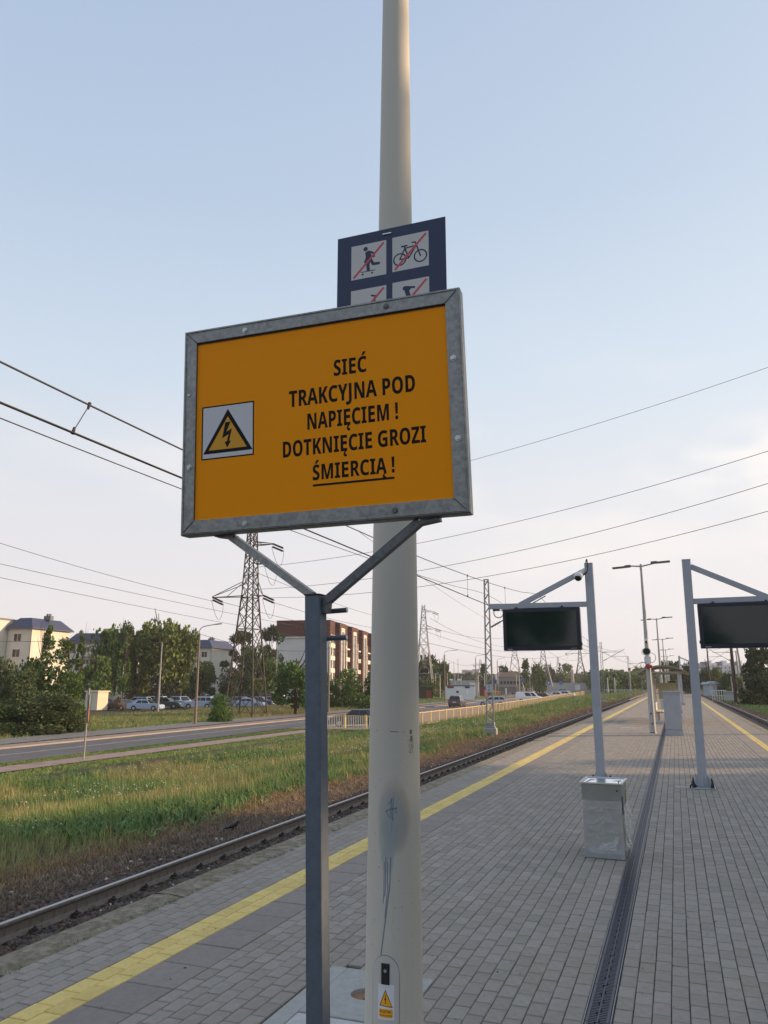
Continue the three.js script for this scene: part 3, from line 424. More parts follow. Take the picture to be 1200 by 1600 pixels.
{ // the tall column right behind the warning sign
  const X = -1.307, Z = -3.66, r0 = 0.1345, kr = 0.0100, HH = 6.6, rad = (y) => r0 - kr * y;
  const p = thing('lamp_column', 'tall pale lamp column with grey paint patch and access door beside warning sign post', 'lamp post', [X, 0, Z]);
  p.rotation.z = -0.005; const face = Math.atan2(-X, -Z);                        // turns the column's front to the place we stand
  const Hm = 2.2, PXM = 2048 / Hm;                        // texture covers the lowest 2.2 m
  const tex = canvasTex(1024, 2048, (g, w, h) => {
    g.fillStyle = '#c6c1b5'; g.fillRect(0, 0, w, h); const r = rng(17);
    const circ = 2 * Math.PI * 0.125, U = (s) => w / 2 + s / circ * w, Y = (y) => h - y * PXM, sx = w / circ;
    for (let i = 0; i < 26000; i++) { g.fillStyle = r() > 0.5 ? 'rgba(255,255,250,0.10)' : 'rgba(90,92,96,0.10)'; g.fillRect(w * r(), 60 + h * r(), 1 + 2 * r(), 1 + 2 * r()); }
    for (let i = 0; i < 70; i++) { g.fillStyle = 'rgba(110,112,112,' + (0.02 + 0.04 * r()) + ')'; const x = w * r(), y = 100 + h * r(); g.fillRect(x, y, 2 + 3 * r(), 100 + 500 * r()); }
    for (let i = 0; i < 60; i++) { g.fillStyle = 'rgba(60,58,55,' + (0.2 + 0.3 * r()) + ')'; g.fillRect(U(-0.12 + 0.24 * r()), Y(0.4 + r()), 1 + 4 * r(), 2 + 6 * r()); }
    // sprayed-over patch, soft at its rim
    const blob = (s, y, rs, ry, c, a) => { g.save(); g.translate(U(s), Y(y)); g.scale(rs * sx, ry * PXM); const gr = g.createRadialGradient(0, 0, 0, 0, 0, 1); gr.addColorStop(0, 'rgba(' + c + ',' + a + ')'); gr.addColorStop(0.72, 'rgba(' + c + ',' + a * 0.9 + ')'); gr.addColorStop(1, 'rgba(' + c + ',0)'); g.fillStyle = gr; g.beginPath(); g.arc(0, 0, 1, 0, 7); g.fill(); g.restore(); };
    blob(-0.004, 1.0, 0.088, 0.172, '156,146,137', 0.36); blob(0.012, 0.98, 0.08, 0.155, '156,146,137', 0.28);
    blob(-0.018, 1.0, 0.066, 0.13, '150,163,168', 0.42); blob(-0.03, 0.90, 0.052, 0.11, '146,160,166', 0.48); blob(0.01, 0.97, 0.06, 0.12, '148,158,164', 0.4); blob(-0.032, 0.82, 0.034, 0.08, '146,160,166', 0.48);
    g.lineCap = 'round'; g.lineJoin = 'round'; const pen = (c, wd, ...p) => { g.strokeStyle = c; g.lineWidth = wd; g.beginPath(); p.forEach(([s, y], i) => (i ? g.lineTo(U(s), Y(y)) : g.moveTo(U(s), Y(y)))); g.stroke(); };
    const drip = 'rgba(98,112,134,0.8)'; pen(drip, 7, [-0.03, 0.8], [-0.031, 0.72], [-0.029, 0.70]); pen(drip, 6, [-0.038, 0.82], [-0.04, 0.69], [-0.043, 0.66]); pen(drip, 8, [-0.016, 0.82], [-0.019, 0.71], [-0.034, 0.60], [-0.039, 0.56], [-0.047, 0.50], [-0.058, 0.42]); pen(drip, 5, [-0.028, 0.70], [-0.035, 0.64], [-0.041, 0.57]); pen(drip, 5, [-0.046, 0.8], [-0.047, 0.67], [-0.05, 0.63]);
    const ink = 'rgba(58,84,120,0.62)'; pen(ink, 6, [-0.014, 1.075], [-0.016, 0.99]); pen(ink, 6, [-0.005, 1.08], [-0.008, 0.985]); pen(ink, 4, [-0.03, 1.05], [-0.014, 1.07]); pen(ink, 5, [-0.04, 1.02], [-0.02, 1.03], [0.01, 1.035]); pen(ink, 4, [-0.04, 1.02], [-0.024, 0.995]); pen(ink, 3, [0.012, 1.036], [0.002, 1.02], [0.014, 1.015]); pen('rgba(58,84,120,0.45)', 2, [-0.01, 0.99], [-0.012, 0.93]);
    // scraped weld ring and paper remains
    pen('rgba(70,66,62,0.75)', 3, [-0.02, 1.376], [0.02, 1.374]); pen('rgba(70,66,62,0.4)', 2, [0.03, 1.374], [0.06, 1.373]); pen('rgba(70,66,62,0.4)', 2, [-0.1, 1.378], [-0.085, 1.378]);
    for (const [s, y, a, b] of [[0.086, 1.376, 20, 18], [0.09, 1.345, 18, 22], [0.088, 1.31, 40, 60]]) for (let i = 0; i < 160; i++) { g.fillStyle = 'rgba(95,92,90,0.28)'; g.fillRect(U(s) + (r() - 0.5) * a, Y(y) + (r() - 0.5) * b, 4, 4); }
    pen('rgba(80,78,74,0.5)', 3, [-0.1, 0.135], [-0.06, 0.128], [-0.03, 0.122]); pen('rgba(90,88,86,0.5)', 5, [-0.098, 0.30], [-0.096, 0.25]);
    g.fillStyle = '#c6c1b5'; g.fillRect(0, 0, w, 40);
  });
  tex.wrapS = THREE.RepeatWrapping; tex.wrapT = THREE.ClampToEdgeWrapping;
  const g = new THREE.CylinderGeometry(rad(HH), rad(0), HH, 64, 1, true).translate(0, HH / 2, 0), uv = g.attributes.uv, ps = g.attributes.position;
  // cylinder u runs with the angle from +z; shift so that the middle of the picture looks at us
  for (let i = 0; i < uv.count; i++) uv.setXY(i, uv.getX(i) - face / (2 * Math.PI) + 0.5, ps.getY(i) / Hm);
  M('shaft', g, new THREE.MeshStandardMaterial({ map: tex, roughness: 0.62, side: THREE.DoubleSide, bumpMap: rep(T.rough, 4), bumpScale: 0.0006 }), p);
  const onPole = (s, y, lift) => { const r = rad(y), a = face + s / r; return V(Math.sin(a) * (r + lift), y, Math.cos(a) * (r + lift)); };
  const wrap = (s0, s1, y0, y1, lift, inside) => { const q = [], n = 14, mH = 14, uvs = []; for (let i = 0; i < n; i++) for (let j = 0; j < mH; j++) { const a = s0 + (s1 - s0) * i / n, b = s0 + (s1 - s0) * (i + 1) / n, c = y0 + (y1 - y0) * j / mH, d = y0 + (y1 - y0) * (j + 1) / mH; if (inside && !inside((a + b) / 2, (c + d) / 2)) continue; q.push([onPole(a, c, lift), onPole(b, c, lift), onPole(b, d, lift), onPole(a, d, lift)]); uvs.push(i / n, j / mH, (i + 1) / n, j / mH, (i + 1) / n, (j + 1) / mH, i / n, j / mH, (i + 1) / n, (j + 1) / mH, i / n, (j + 1) / mH); } const gg = quads(q); gg.setAttribute('uv', new THREE.Float32BufferAttribute(uvs, 2)); return gg; };
  const dc = -0.040, dw = 0.062, dt = 0.417, da = 0.075;  // the arched door
  const arch = []; for (let i = 0; i <= 28; i++) { const a = Math.PI * (1 - i / 28); arch.push([dc + dw * Math.cos(a), dt - da + da * Math.sin(a)]); }
  const dq = []; for (let i = 0; i < 28; i++) dq.push([onPole(arch[i][0], 0.02, 0.0022), onPole(arch[i + 1][0], 0.02, 0.0022), onPole(arch[i + 1][0], arch[i + 1][1], 0.0022), onPole(arch[i][0], arch[i][1], 0.0022)]);
  const door = M('access_door', quads(dq), mat(0.53, 0.52, 0.48, 0.62), p);
  M('door_seam', new THREE.TubeGeometry(new THREE.CatmullRomCurve3([V(), ...arch.map(() => V())].map((_, i) => (i === 0 ? onPole(dc - dw, 0.02, 0.0006) : onPole(arch[i - 1][0], arch[i - 1][1], 0.0006))).concat([onPole(dc + dw, 0.02, 0.0006)])), 90, 0.0017, 5), m.rubber, p);
  const lat = M('door_lock', wrap(-0.058, -0.020, 0.301, 0.386, 0.0032), m.black, door); void lat;
  const lockBody = rbox(0.037, 0.083, 0.008, 0.006); const lc = onPole(-0.039, 0.3435, 0.0035), ang = face + (-0.039) / rad(0.34); lockBody.rotateY(ang).translate(lc.x, lc.y, lc.z); M('lock_plate', lockBody, m.black, door);
  const sc = onPole(-0.038, 0.357, 0.0085); M('lock_screw', new THREE.CylinderGeometry(0.007, 0.007, 0.003, 16).rotateX(Math.PI / 2).rotateY(ang).translate(sc.x, sc.y, sc.z), m.bolt, door);
  const stick = canvasTex(560, 960, (g2, w, h) => {
    g2.fillStyle = '#d9dade'; g2.fillRect(0, 0, w, h); const tri = (pts, c) => { g2.fillStyle = c; g2.beginPath(); pts.forEach(([x, y], i) => (i ? g2.lineTo(x, y) : g2.moveTo(x, y))); g2.closePath(); g2.fill(); };
    tri([[262, 140], [510, 620], [55, 590]], '#241a10'); tri([[262, 185], [478, 598], [88, 574]], '#f2a916'); tri([[268, 285], [292, 280], [262, 390], [296, 372], [268, 500], [280, 498], [258, 545], [244, 500], [256, 500], [258, 420], [226, 436]], '#241a10');
    g2.fillStyle = '#f2a916'; g2.fillRect(48, 668, 462, 232); g2.fillStyle = '#241a10'; const tx = (t, y, s) => { g2.save(); g2.font = 'bold 100px ' + FONT; const mt = g2.measureText(t); g2.translate(62, y); g2.scale(436 / mt.width, s / 72); g2.fillText(t, 0, 0); g2.restore(); }; tx('NIE DOTYKAĆ !', 780, 76); tx('URZĄDZENIE ELEKTRYCZNE', 868, 44);
  });
  M('warning_sticker', wrap(-0.073, 0.001, 0.163, 0.302, 0.0028), new THREE.MeshStandardMaterial({ map: stick, roughness: 0.5, side: THREE.DoubleSide }), door);
  lampHead(p, HH, 1.05);
}
function platformLamp(i, z, label, extras) {
  const p = thing('platform_lamp', label, 'lamp post', [-0.80, 0, z], 0, 'twin-headed lamps along the middle of the platform');
  const H = 5.52, g = new THREE.CylinderGeometry(0.036, 0.108, H, 10, 1).translate(0, H / 2, 0);
  M('shaft', g.toNonIndexed(), m.pole, p); p.children[0].geometry.computeVertexNormals();
  M('base_collar', new THREE.CylinderGeometry(0.112, 0.118, 0.03, 10).translate(0, 0.015, 0), m.galvDark, p);
  const y = H; M('lamp_arm', [rod(V(-0.5, y + 0.02, 0), V(0, y - 0.03, 0), 0.022, 0.028, 8), rod(V(0.45, y + 0.06, 0), V(0, y - 0.03, 0), 0.022, 0.028, 8), rod(V(0, y - 0.14, 0), V(0, y + 0.05, 0), 0.045, 0.04, 8)], m.grey, p);
  for (const s of [-1, 1]) { const t = s > 0 ? 0.06 : 0.02, h = M('lamp_head', merge([rbox(0.5, 0.045, 0.24, 0.018, s * 0.70, 0, 0), rbox(0.22, 0.085, 0.16, 0.03, s * 0.43, 0.012, 0)]).rotateZ(s > 0 ? 0.05 : 0.06).translate(0, y + t - 0.01, 0), m.lampHead, p); M('lamp_lens', box(0.40, 0.006, 0.18, s * 0.72, -0.026, 0).rotateZ(s > 0 ? 0.05 : 0.06).translate(0, y + t - 0.01, 0), mat(0.35, 0.35, 0.33, 0.3), h); }
  if (extras) {
    const hatch = M('access_door', [rbox(0.05, 0.045, 0.012, 0.004, -0.02, 0.62, 0.105), rbox(0.05, 0.045, 0.012, 0.004, 0.0, 0.30, 0.108)], m.dark, p); void hatch;
    M('control_box', rbox(0.21, 0.25, 0.13, 0.012, 0.0, 2.33, 0.12), m.white, p);
    const red = M('call_box', rbox(0.22, 0.11, 0.135, 0.01, 0.02, 2.125, 0.125), mat(0.36, 0.05, 0.05, 0.5), p); M('mounting_band', new THREE.CylinderGeometry(0.083, 0.084, 0.05, 16).translate(0, 2.06, 0), m.galv, red);
    const horn = M('loudspeaker', new THREE.LatheGeometry([[0.025, 0], [0.03, 0.05], [0.05, 0.10], [0.085, 0.15], [0.128, 0.185], [0.132, 0.19], [0.12, 0.185], [0.07, 0.15], [0.03, 0.12], [0.02, 0.14], [0, 0.15]].map(([a, b]) => new THREE.Vector2(a, b)), 26).rotateX(Math.PI / 2 + 0.1).translate(-0.01, 2.63, 0.10), mat(0.52, 0.53, 0.53, 0.45), p);
    M('horn_throat', new THREE.CylinderGeometry(0.105, 0.075, 0.02, 24).rotateX(Math.PI / 2 + 0.1).translate(-0.01, 2.615, 0.265), m.dark, horn); M('horn_bracket', curveTube([V(-0.01, 2.5, 0.1), V(-0.16, 2.53, 0.15), V(-0.165, 2.62, 0.18), V(-0.13, 2.7, 0.19)], 0.009, 16), m.white, horn);
    M('cable', curveTube([V(0.13, 2.58, 0.11), V(0.24, 2.5, 0.11), V(0.25, 2.36, 0.11), V(0.15, 2.26, 0.13), V(-0.1, 2.26, 0.19), V(-0.28, 2.24, 0.19)], 0.009, 40), m.rubber, p);
    const cam = M('camera', [rbox(0.12, 0.07, 0.14, 0.02, 0.0, 3.0, 0.10), new THREE.SphereGeometry(0.052, 16, 12).translate(0, 2.945, 0.11)], m.white, p); M('camera_lens', new THREE.SphereGeometry(0.045, 16, 12).translate(0, 2.935, 0.128), m.black, cam);
  }
  return p;
}
platformLamp(0, -27.5, 'twin-headed platform lamp carrying a loudspeaker, white box and red box', true);
{ const src = platformLamp(1, -51.5, 'second twin-headed platform lamp, its shaft rising behind the shelter roof', false);
  ['third twin-headed platform lamp, smaller and beyond the shelter', 'fourth twin-headed platform lamp in the row beyond the shelter', 'last and smallest twin-headed platform lamp beyond the shelter'].forEach((l, i) => { const c = src.clone(); c.name = numbered('platform_lamp'); c.position.z = -76 - i * 24.7; c.userData = { ...src.userData, label: l }; scene.add(c); }); }

// ================================================================== DISPLAY MASTS
function displayMast(label, pos, dir, o = {}) {
  const t = thing('display_mast', label, 'information display', pos, 0, o.group);
  const s = dir, H = 3.585, lean = o.lean || 0, px = (y) => lean * y;
  const col = M('mast', bar(V(px(0), 0.02, 0), V(px(H), H, 0), 0.132, 0.132), m.grey, t);
  M('mast_cap', box(0.136, 0.008, 0.136, px(H), H + 0.004, 0), m.grey, col);
  const arm = o.under ? 2.9 : 2.9, tip = 1.74;
  M('arm', bar(V(px(2.9) + s * 0.067, arm, 0), V(s * tip, arm + 0.012, 0), 0.084, 0.084), m.grey, t);
  M('arm_end_plate', box(0.006, 0.09, 0.09, s * (tip + 0.003), arm + 0.012, 0), m.grey, t);
  M('diagonal_brace', bar(V(px(3.5) + s * 0.06, 3.475, 0), V(s * 1.20, 2.925, 0), 0.082, 0.07), m.grey, t);
  const bp = M('base_plate', rbox(0.36, 0.016, 0.36, 0.004, 0, 0.010, 0), m.grey, t);
  for (const a of [0, 1, 2, 3]) { const g = shapeExtrude([[0.06, 0.018], [0.15, 0.018], [0.15, 0.05], [0.062, 0.22]], 0.008, 0.001).translate(0, 0, -0.004).rotateY(a * Math.PI / 2); M('gusset', g, m.grey, t); }
  for (const [a, b] of [[-1, -1], [1, -1], [-1, 1], [1, 1]]) M('bolt_cover', [new THREE.CylinderGeometry(0.018, 0.03, 0.075, 12).translate(a * 0.135, 0.055, b * 0.135), new THREE.CylinderGeometry(0.012, 0.014, 0.05, 10).translate(a * 0.135, 0.112, b * 0.135)], m.black, bp);
  if (o.noScreen) return t;
  const cx = s * (0.075 + 0.11 + 0.635) - (s > 0 ? 0.02 : 0.02), w = 1.31, h = 0.715, cy = 2.855 - h / 2;
  const cs = M('display_case', rbox(w, h, 0.16, 0.012, cx, cy, 0), m.casing, t);
  const sc = M('screen', box(w - 0.12, h - 0.13, 0.006, cx, cy + 0.004, 0.080), m.screen, cs); void sc;
  M('maker_mark', [0, 1, 2, 3, 4, 5, 6].map((i) => box(0.009, 0.009, 0.001, cx - w / 2 + 0.075 + i * 0.0125, cy - h / 2 + 0.022, 0.0806)), m.white, cs);
  M('sensor_mark', [0, 1, 2, 3].map((i) => box(0.016, 0.006, 0.001, cx + w / 2 - 0.16 + i * 0.026, cy - h / 2 + 0.024 + (i % 2) * 0.006, 0.0806)), m.steel, cs);
  M('case_side_bracket', rbox(0.014, 0.05, 0.06, 0.003, cx + s * -1 * (w / 2 + 0.006), cy - h / 2 + 0.10, 0.03), m.casing, cs);
  for (const k of [-0.42, 0.36]) M('hanger', [box(0.09, 0.012, 0.1, cx + k, 2.859, 0), box(0.03, 0.03, 0.004, cx + k, 2.872, 0.045)], m.casing, t);
  if (o.camera) {
    const c = M('camera', [new THREE.SphereGeometry(0.075, 20, 14, 0, 6.3, 0, 1.75).rotateX(0.45).translate(s * 0.16, 3.36, 0.16), bar(V(s * 0.14, 3.40, 0.12), V(s * 0.07, 3.47, 0.06), 0.05, 0.05)], m.white, t);
    M('camera_dome', new THREE.SphereGeometry(0.062, 20, 14).translate(s * 0.165, 3.335, 0.178), m.black, c);
    M('camera_cable', curveTube([V(s * 0.1, 3.36, 0.13), V(s * 0.02, 3.44, 0.12), V(s * 0.012, 3.58, 0.09), V(s * 0.02, 3.655, 0.05), V(s * 0.04, 3.63, 0.0), V(s * 0.045, 3.56, -0.02)], 0.0095, 40), m.rubber, c);
    M('aerial_ring', new THREE.TorusGeometry(0.085, 0.009, 8, 28).translate(s * 1.58, 2.80, 0.0), mat(0.35, 0.34, 0.33, 0.5), t); M('ring_clamp', rbox(0.12, 0.035, 0.06, 0.008, s * 1.62, 2.85, 0.0), m.galvDark, t);
  }
  return t;
}
displayMast('left display mast with camera on top, standing behind the metal box', [-1.235, 0, -13.4], -1, { camera: true });
displayMast('right display mast with black-capped bolts, its dark screen reaching out to the right', [0.285, 0, -13.55], 1, { lean: 0.010 });
{ const t = displayMast('farther display mast beyond the shelter, brace below its arm', [0.42, 0, -63], 1, { noScreen: true }); }
{ const s = tag(M('cable_strip', box(0.26, 0.006, 0.03, 0.02, 0.006, -13.52), m.white), 'short white strip lying at the foot of the right display mast', 'strip'); void s; tag(M('cable_loop', curveTube([V(0.1, 0.01, -13.45), V(0.11, 0.05, -13.42), V(0.15, 0.07, -13.42), V(0.2, 0.03, -13.42)], 0.012, 20), m.rubber), 'black cable end bent beside the right display mast foot', 'cable'); }
// ================================================================== METAL BOX, CABINET, SHELTER
{
  const t = thing('metal_box', 'open-topped sheet metal box wrapped in clear film beside the drain', 'metal box', [-0.737, 0, -7.92], -0.045);
  const w = 0.36, d = 0.45, h = 0.665, sheet = new THREE.MeshPhysicalMaterial({ color: new THREE.Color().setRGB(0.40, 0.41, 0.385), metalness: 0.6, roughness: 0.36, map: rep(T.wall, 2.2), side: THREE.DoubleSide, bumpMap: rep(T.wall, 1.4), bumpScale: 0.002 });
  M('front_panel', box(w - 0.004, h - 0.09, 0.004, 0, 0.085 + (h - 0.09) / 2, -0.002), sheet, t); M('back_panel', box(w - 0.004, h - 0.01, 0.004, 0, h / 2, -d), sheet, t);
  for (const s of [-1, 1]) M('side_panel', box(0.004, h - 0.01, d - 0.008, s * w / 2, h / 2, -d / 2), sheet, t);
  M('kick_plate', rbox(w + 0.012, 0.085, 0.02, 0.004, 0.0, 0.046, 0.004), mat(0.40, 0.44, 0.455, 0.5, { metalness: 0.3, map: rep(T.wall, 2) }), t); M('foot_strip', box(w + 0.006, 0.006, d, 0, 0.003, -d / 2), m.dark, t);
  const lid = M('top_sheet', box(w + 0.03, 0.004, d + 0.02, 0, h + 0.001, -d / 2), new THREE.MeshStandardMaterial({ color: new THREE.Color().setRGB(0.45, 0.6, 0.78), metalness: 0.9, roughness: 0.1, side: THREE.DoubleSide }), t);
  M('rim', [box(w + 0.042, 0.012, 0.014, 0, h + 0.004, 0.008), box(w + 0.042, 0.012, 0.022, 0, h + 0.004, -d - 0.008), box(0.02, 0.012, d + 0.01, -w / 2 - 0.01, h + 0.0045, -d / 2), box(0.02, 0.012, d + 0.01, w / 2 + 0.01, h + 0.0045, -d / 2)], mat(0.62, 0.62, 0.58, 0.45, { metalness: 0.4 }), lid);
  const tape = [[V(-0.15, h + 0.006, -0.05), V(-0.13, h + 0.006, -0.3), V(-0.12, h + 0.006, -0.3), V(-0.14, h + 0.006, -0.05)], [V(0.07, h + 0.006, -0.24), V(0.16, h + 0.006, -0.29), V(0.165, h + 0.006, -0.24), V(0.1, h + 0.006, -0.23)], [V(0.13, h + 0.0065, -0.25), V(0.15, h + 0.0065, -0.08), V(0.158, h + 0.0065, -0.08), V(0.145, h + 0.0065, -0.25)], [V(-0.15, h + 0.0065, -0.27), V(-0.10, h + 0.0065, -0.31), V(-0.09, h + 0.0065, -0.27), V(-0.13, h + 0.0065, -0.25)]]; M('film_tatter', quads(tape), mat(0.02, 0.06, 0.05, 0.5), lid);
  const r = rng(61), grid = (nx, ny, fn) => { const q = [], P = []; for (let j = 0; j <= ny; j++) { P.push([]); for (let i = 0; i <= nx; i++) P[j].push(fn(i / nx, j / ny)); } for (let j = 0; j < ny; j++) for (let i = 0; i < nx; i++) q.push([P[j][i], P[j][i + 1], P[j + 1][i + 1], P[j + 1][i]]); return quads(q); };
  const film = new THREE.MeshPhysicalMaterial({ color: 0xffffff, roughness: 0.22, transmission: 0.82, thickness: 0, side: THREE.DoubleSide, ior: 1.4 });
  const rdg = (a, b, s) => 1 - Math.abs(2 * fbm(a, b, 64, s, 2) - 1), crease = (u, v) => { const c = Math.abs(u - 0.55 + 0.35 * (v - 0.5)); return 0.020 * rdg(9 * u + 5 * v, 2.2 * v + 1.5 * u, 301) ** 3 + 0.016 * rdg(3 * u - 4 * v + 20, 7 * v + 2 * u, 305) ** 4 * (0.3 + v) + 0.012 * Math.max(0, v - 0.3) * Math.sin(4 * c) ** 2 + 0.004 * fbm(u * 20, v * 20, 64, 309, 2); };
  M('plastic_film', grid(34, 44, (u, v) => V(-w / 2 - 0.004 + u * (w + 0.008), 0.05 + v * (h - 0.20), 0.008 + crease(u, v) * (0.4 + Math.sin(u * Math.PI) * 0.8))), film, t);
  M('plastic_film', grid(30, 40, (u, v) => V(w / 2 + 0.006 + crease(v, u) * 0.9, 0.06 + v * (h - 0.25), -0.01 - u * (d - 0.03))), film, t);
  M('crumpled_film', grid(14, 12, (u, v) => V(-0.05 + u * 0.17 + 0.02 * v, 0.085 + v * (0.03 + 0.05 * fbm(u * 4 + 3, 2.5, 64, 311, 3)) + 0.07 * u * u * v, 0.022 + 0.02 * hash2((u * 14) | 0, (v * 12) | 0, 5))), new THREE.MeshPhysicalMaterial({ color: 0xffffff, roughness: 0.4, transmission: 0.78, thickness: 0, side: THREE.DoubleSide }), t);
  M('dark_label', box(0.003, 0.16, 0.09, w / 2 + 0.005, 0.47, -0.07), mat(0.03, 0.05, 0.09, 0.4), t); M('yellow_label', box(0.003, 0.15, 0.035, w / 2 + 0.005, 0.5, -0.36), mat(0.45, 0.42, 0.12, 0.6), t);
  for (const [x, y] of [[0.145, 0.605]]) M('screw_hole', new THREE.CylinderGeometry(0.008, 0.008, 0.004, 12).rotateX(Math.PI / 2).translate(x, y, 0.001), m.black, t);
}
{
  const t = thing('switch_cabinet', 'tall plain grey switch cabinet standing on the paving in front of the shelter', 'cabinet', [-0.14, 0, -26.4], 0.0);
  M('plinth', box(0.50, 0.17, 0.34, 0, 0.085, -0.17), m.grey, t); M('cabinet_body', rbox(0.515, 1.12, 0.36, 0.008, 0, 0.175 + 0.56, -0.17), m.grey, t);
  M('cabinet_roof', [rbox(0.545, 0.045, 0.40, 0.008, 0, 1.315, -0.17), box(0.52, 0.014, 0.365, 0, 1.2875, -0.17)], m.grey, t); M('door_seam', box(0.5, 0.006, 0.004, 0, 1.235, 0.0095), m.galvDark, t); M('side_handle', rbox(0.02, 0.1, 0.04, 0.004, 0.268, 0.72, -0.08), m.dark, t);
  M('roof_edge', box(0.55, 0.006, 0.41, 0, 1.341, -0.17), mat(0.6, 0.61, 0.62, 0.5), t);
}
{
  const t = thing('platform_shelter', 'glazed platform shelter with a shallow curved roof and a bench', 'shelter', [-0.36, 0, -33.6]);
  const W = 1.75, D = 5.2, x0 = -0.72, x1 = 0.50, roofM = mat(0.20, 0.165, 0.125, 0.7), fr = mat(0.50, 0.50, 0.49, 0.5), gl = new THREE.MeshPhysicalMaterial({ color: new THREE.Color().setRGB(0.93, 0.95, 0.93), roughness: 0.03, transmission: 0.95, thickness: 0, side: THREE.DoubleSide });
  const roof = []; for (let i = 0; i <= 16; i++) { const a = i / 16 * 2 - 1; roof.push([a * 0.98 - 0.08, 2.30 - 0.33 * Math.abs(a) ** 2.2]); } for (let i = 16; i >= 0; i--) { const a = i / 16 * 2 - 1; roof.push([a * 0.97 - 0.08, 2.245 - 0.32 * Math.abs(a) ** 2.2]); }
  const rf = M('roof', muv(shapeExtrude(roof, D + 0.6).translate(0, 0, -D - 0.3)), roofM, t); M('roof_edge', muv(shapeExtrude(roof.map(([x, y]) => [x * 1.01, y - 0.004]), 0.05).translate(0, 0, 0.302)), mat(0.28, 0.25, 0.2, 0.6), rf);
  for (let k = 0; k < 4; k++) for (const x of [x0 + 0.18, x1]) { const z = -k * D / 3; M('post', box(k === 0 && x < 0 ? 0.13 : 0.075, 1.98, 0.08, x, 0.99, z), fr, t); }
  for (let k = 0; k < 4; k++) M('cross_beam', box(x1 - x0 + 0.4, 0.07, 0.08, (x0 + x1) / 2, 2.015, -k * D / 3), fr, t);
  for (const x of [x0 + 0.18, x1]) M('side_beam', box(0.06, 0.06, D - 0.1, x, 1.95, -D / 2), fr, t);
  for (let k = 0; k < 3; k++) M('glass_pane', box(0.012, 1.62, D / 3 - 0.1, x0 + 0.18, 1.06, -(k + 0.5) * D / 3), gl, t);
  M('glass_pane', box(x1 - x0 - 0.3, 1.62, 0.012, (x0 + x1) / 2 + 0.09, 1.06, -D), gl, t); M('notice_board', box(0.80, 0.72, 0.02, 0.0, 1.24, -D + 0.04), mat(0.46, 0.45, 0.33, 0.7), t); M('notice_head', box(0.3, 0.07, 0.004, 0.2, 1.64, -D + 0.055), mat(0.06, 0.16, 0.13, 0.6), t);
  for (let k = 0; k < 8; k++) M('notice_sheet', box(0.08, 0.2 + 0.05 * (k % 3), 0.003, -0.32 + k * 0.09, 1.2 + 0.05 * (k % 2), -D + 0.052), mat(0.52, 0.51, 0.40, 0.7), t);
  const bn = M('bench_frame', [box(0.04, 0.42, 0.04, -0.40, 0.21, -1.0), box(0.04, 0.42, 0.04, -0.40, 0.21, -3.2), box(0.36, 0.03, 0.04, -0.3, 0.40, -1.0), box(0.36, 0.03, 0.04, -0.3, 0.40, -3.2)], m.galv, t);
  for (let k = 0; k < 6; k++) M('bench_slat', k < 3 ? box(0.085, 0.03, 2.6, -0.42 + k * 0.10, 0.44, -2.1) : box(0.03, 0.085, 2.6, -0.47, 0.52 + (k - 3) * 0.11, -2.1), mat(0.58, 0.56, 0.52, 0.7), bn);
  M('floor_bar', box(0.36, 0.10, 0.08, -0.38, 0.05, -0.02), m.grey, t);
}

// ================================================================== OVERHEAD LINE
function latticeMast(label, x, z, y0, H, side, o = {}) {
  const t = thing('catenary_mast', label, 'railway mast', [x, y0, z], 0, o.group);
  const w0 = 0.17, w1 = 0.10, d0 = 0.13, L = [], b = 0.42, mm = o.mat || m.galv;
  const wv = (y) => (w0 + (w1 - w0) * y / H), c = (sx, sz, y) => V(sx * wv(y), y, sz * d0 * (1 - 0.3 * y / H));
  for (const sx of [-1, 1]) for (const sz of [-1, 1]) M('corner_rail', bar(c(sx, sz, b), c(sx, sz, H), 0.055, 0.055), mm, t);
  const n = Math.round(H / 0.36); for (let i = 0; i < n; i++) { const y = b + (H - b) * i / n, yy = b + (H - b) * (i + 1) / n; for (const sz of [-1, 1]) L.push(bar(c(i % 2 ? 1 : -1, sz, y), c(i % 2 ? -1 : 1, sz, yy), 0.03, 0.008)); for (const sx of [-1, 1]) L.push(bar(c(sx, i % 2 ? 1 : -1, y), c(sx, i % 2 ? -1 : 1, yy), 0.03, 0.008)); }
  M('lattice', L, mm, t); M('mast_cap', box(0.26, 0.02, 0.22, 0, H, 0), mm, t); M('base_shoe', [rbox(0.5, 0.10, 0.42, 0.02, 0, b + 0.02, 0), rbox(0.42, 0.26, 0.34, 0.03, 0, b + 0.15, 0)], mm, t);
  M('foundation', rbox(0.62, b + 0.3, 0.55, 0.03, 0, (b - 0.3) / 2, 0), m.concrete, t);
  cantilever(t, side, H, y0);
  return t;
}
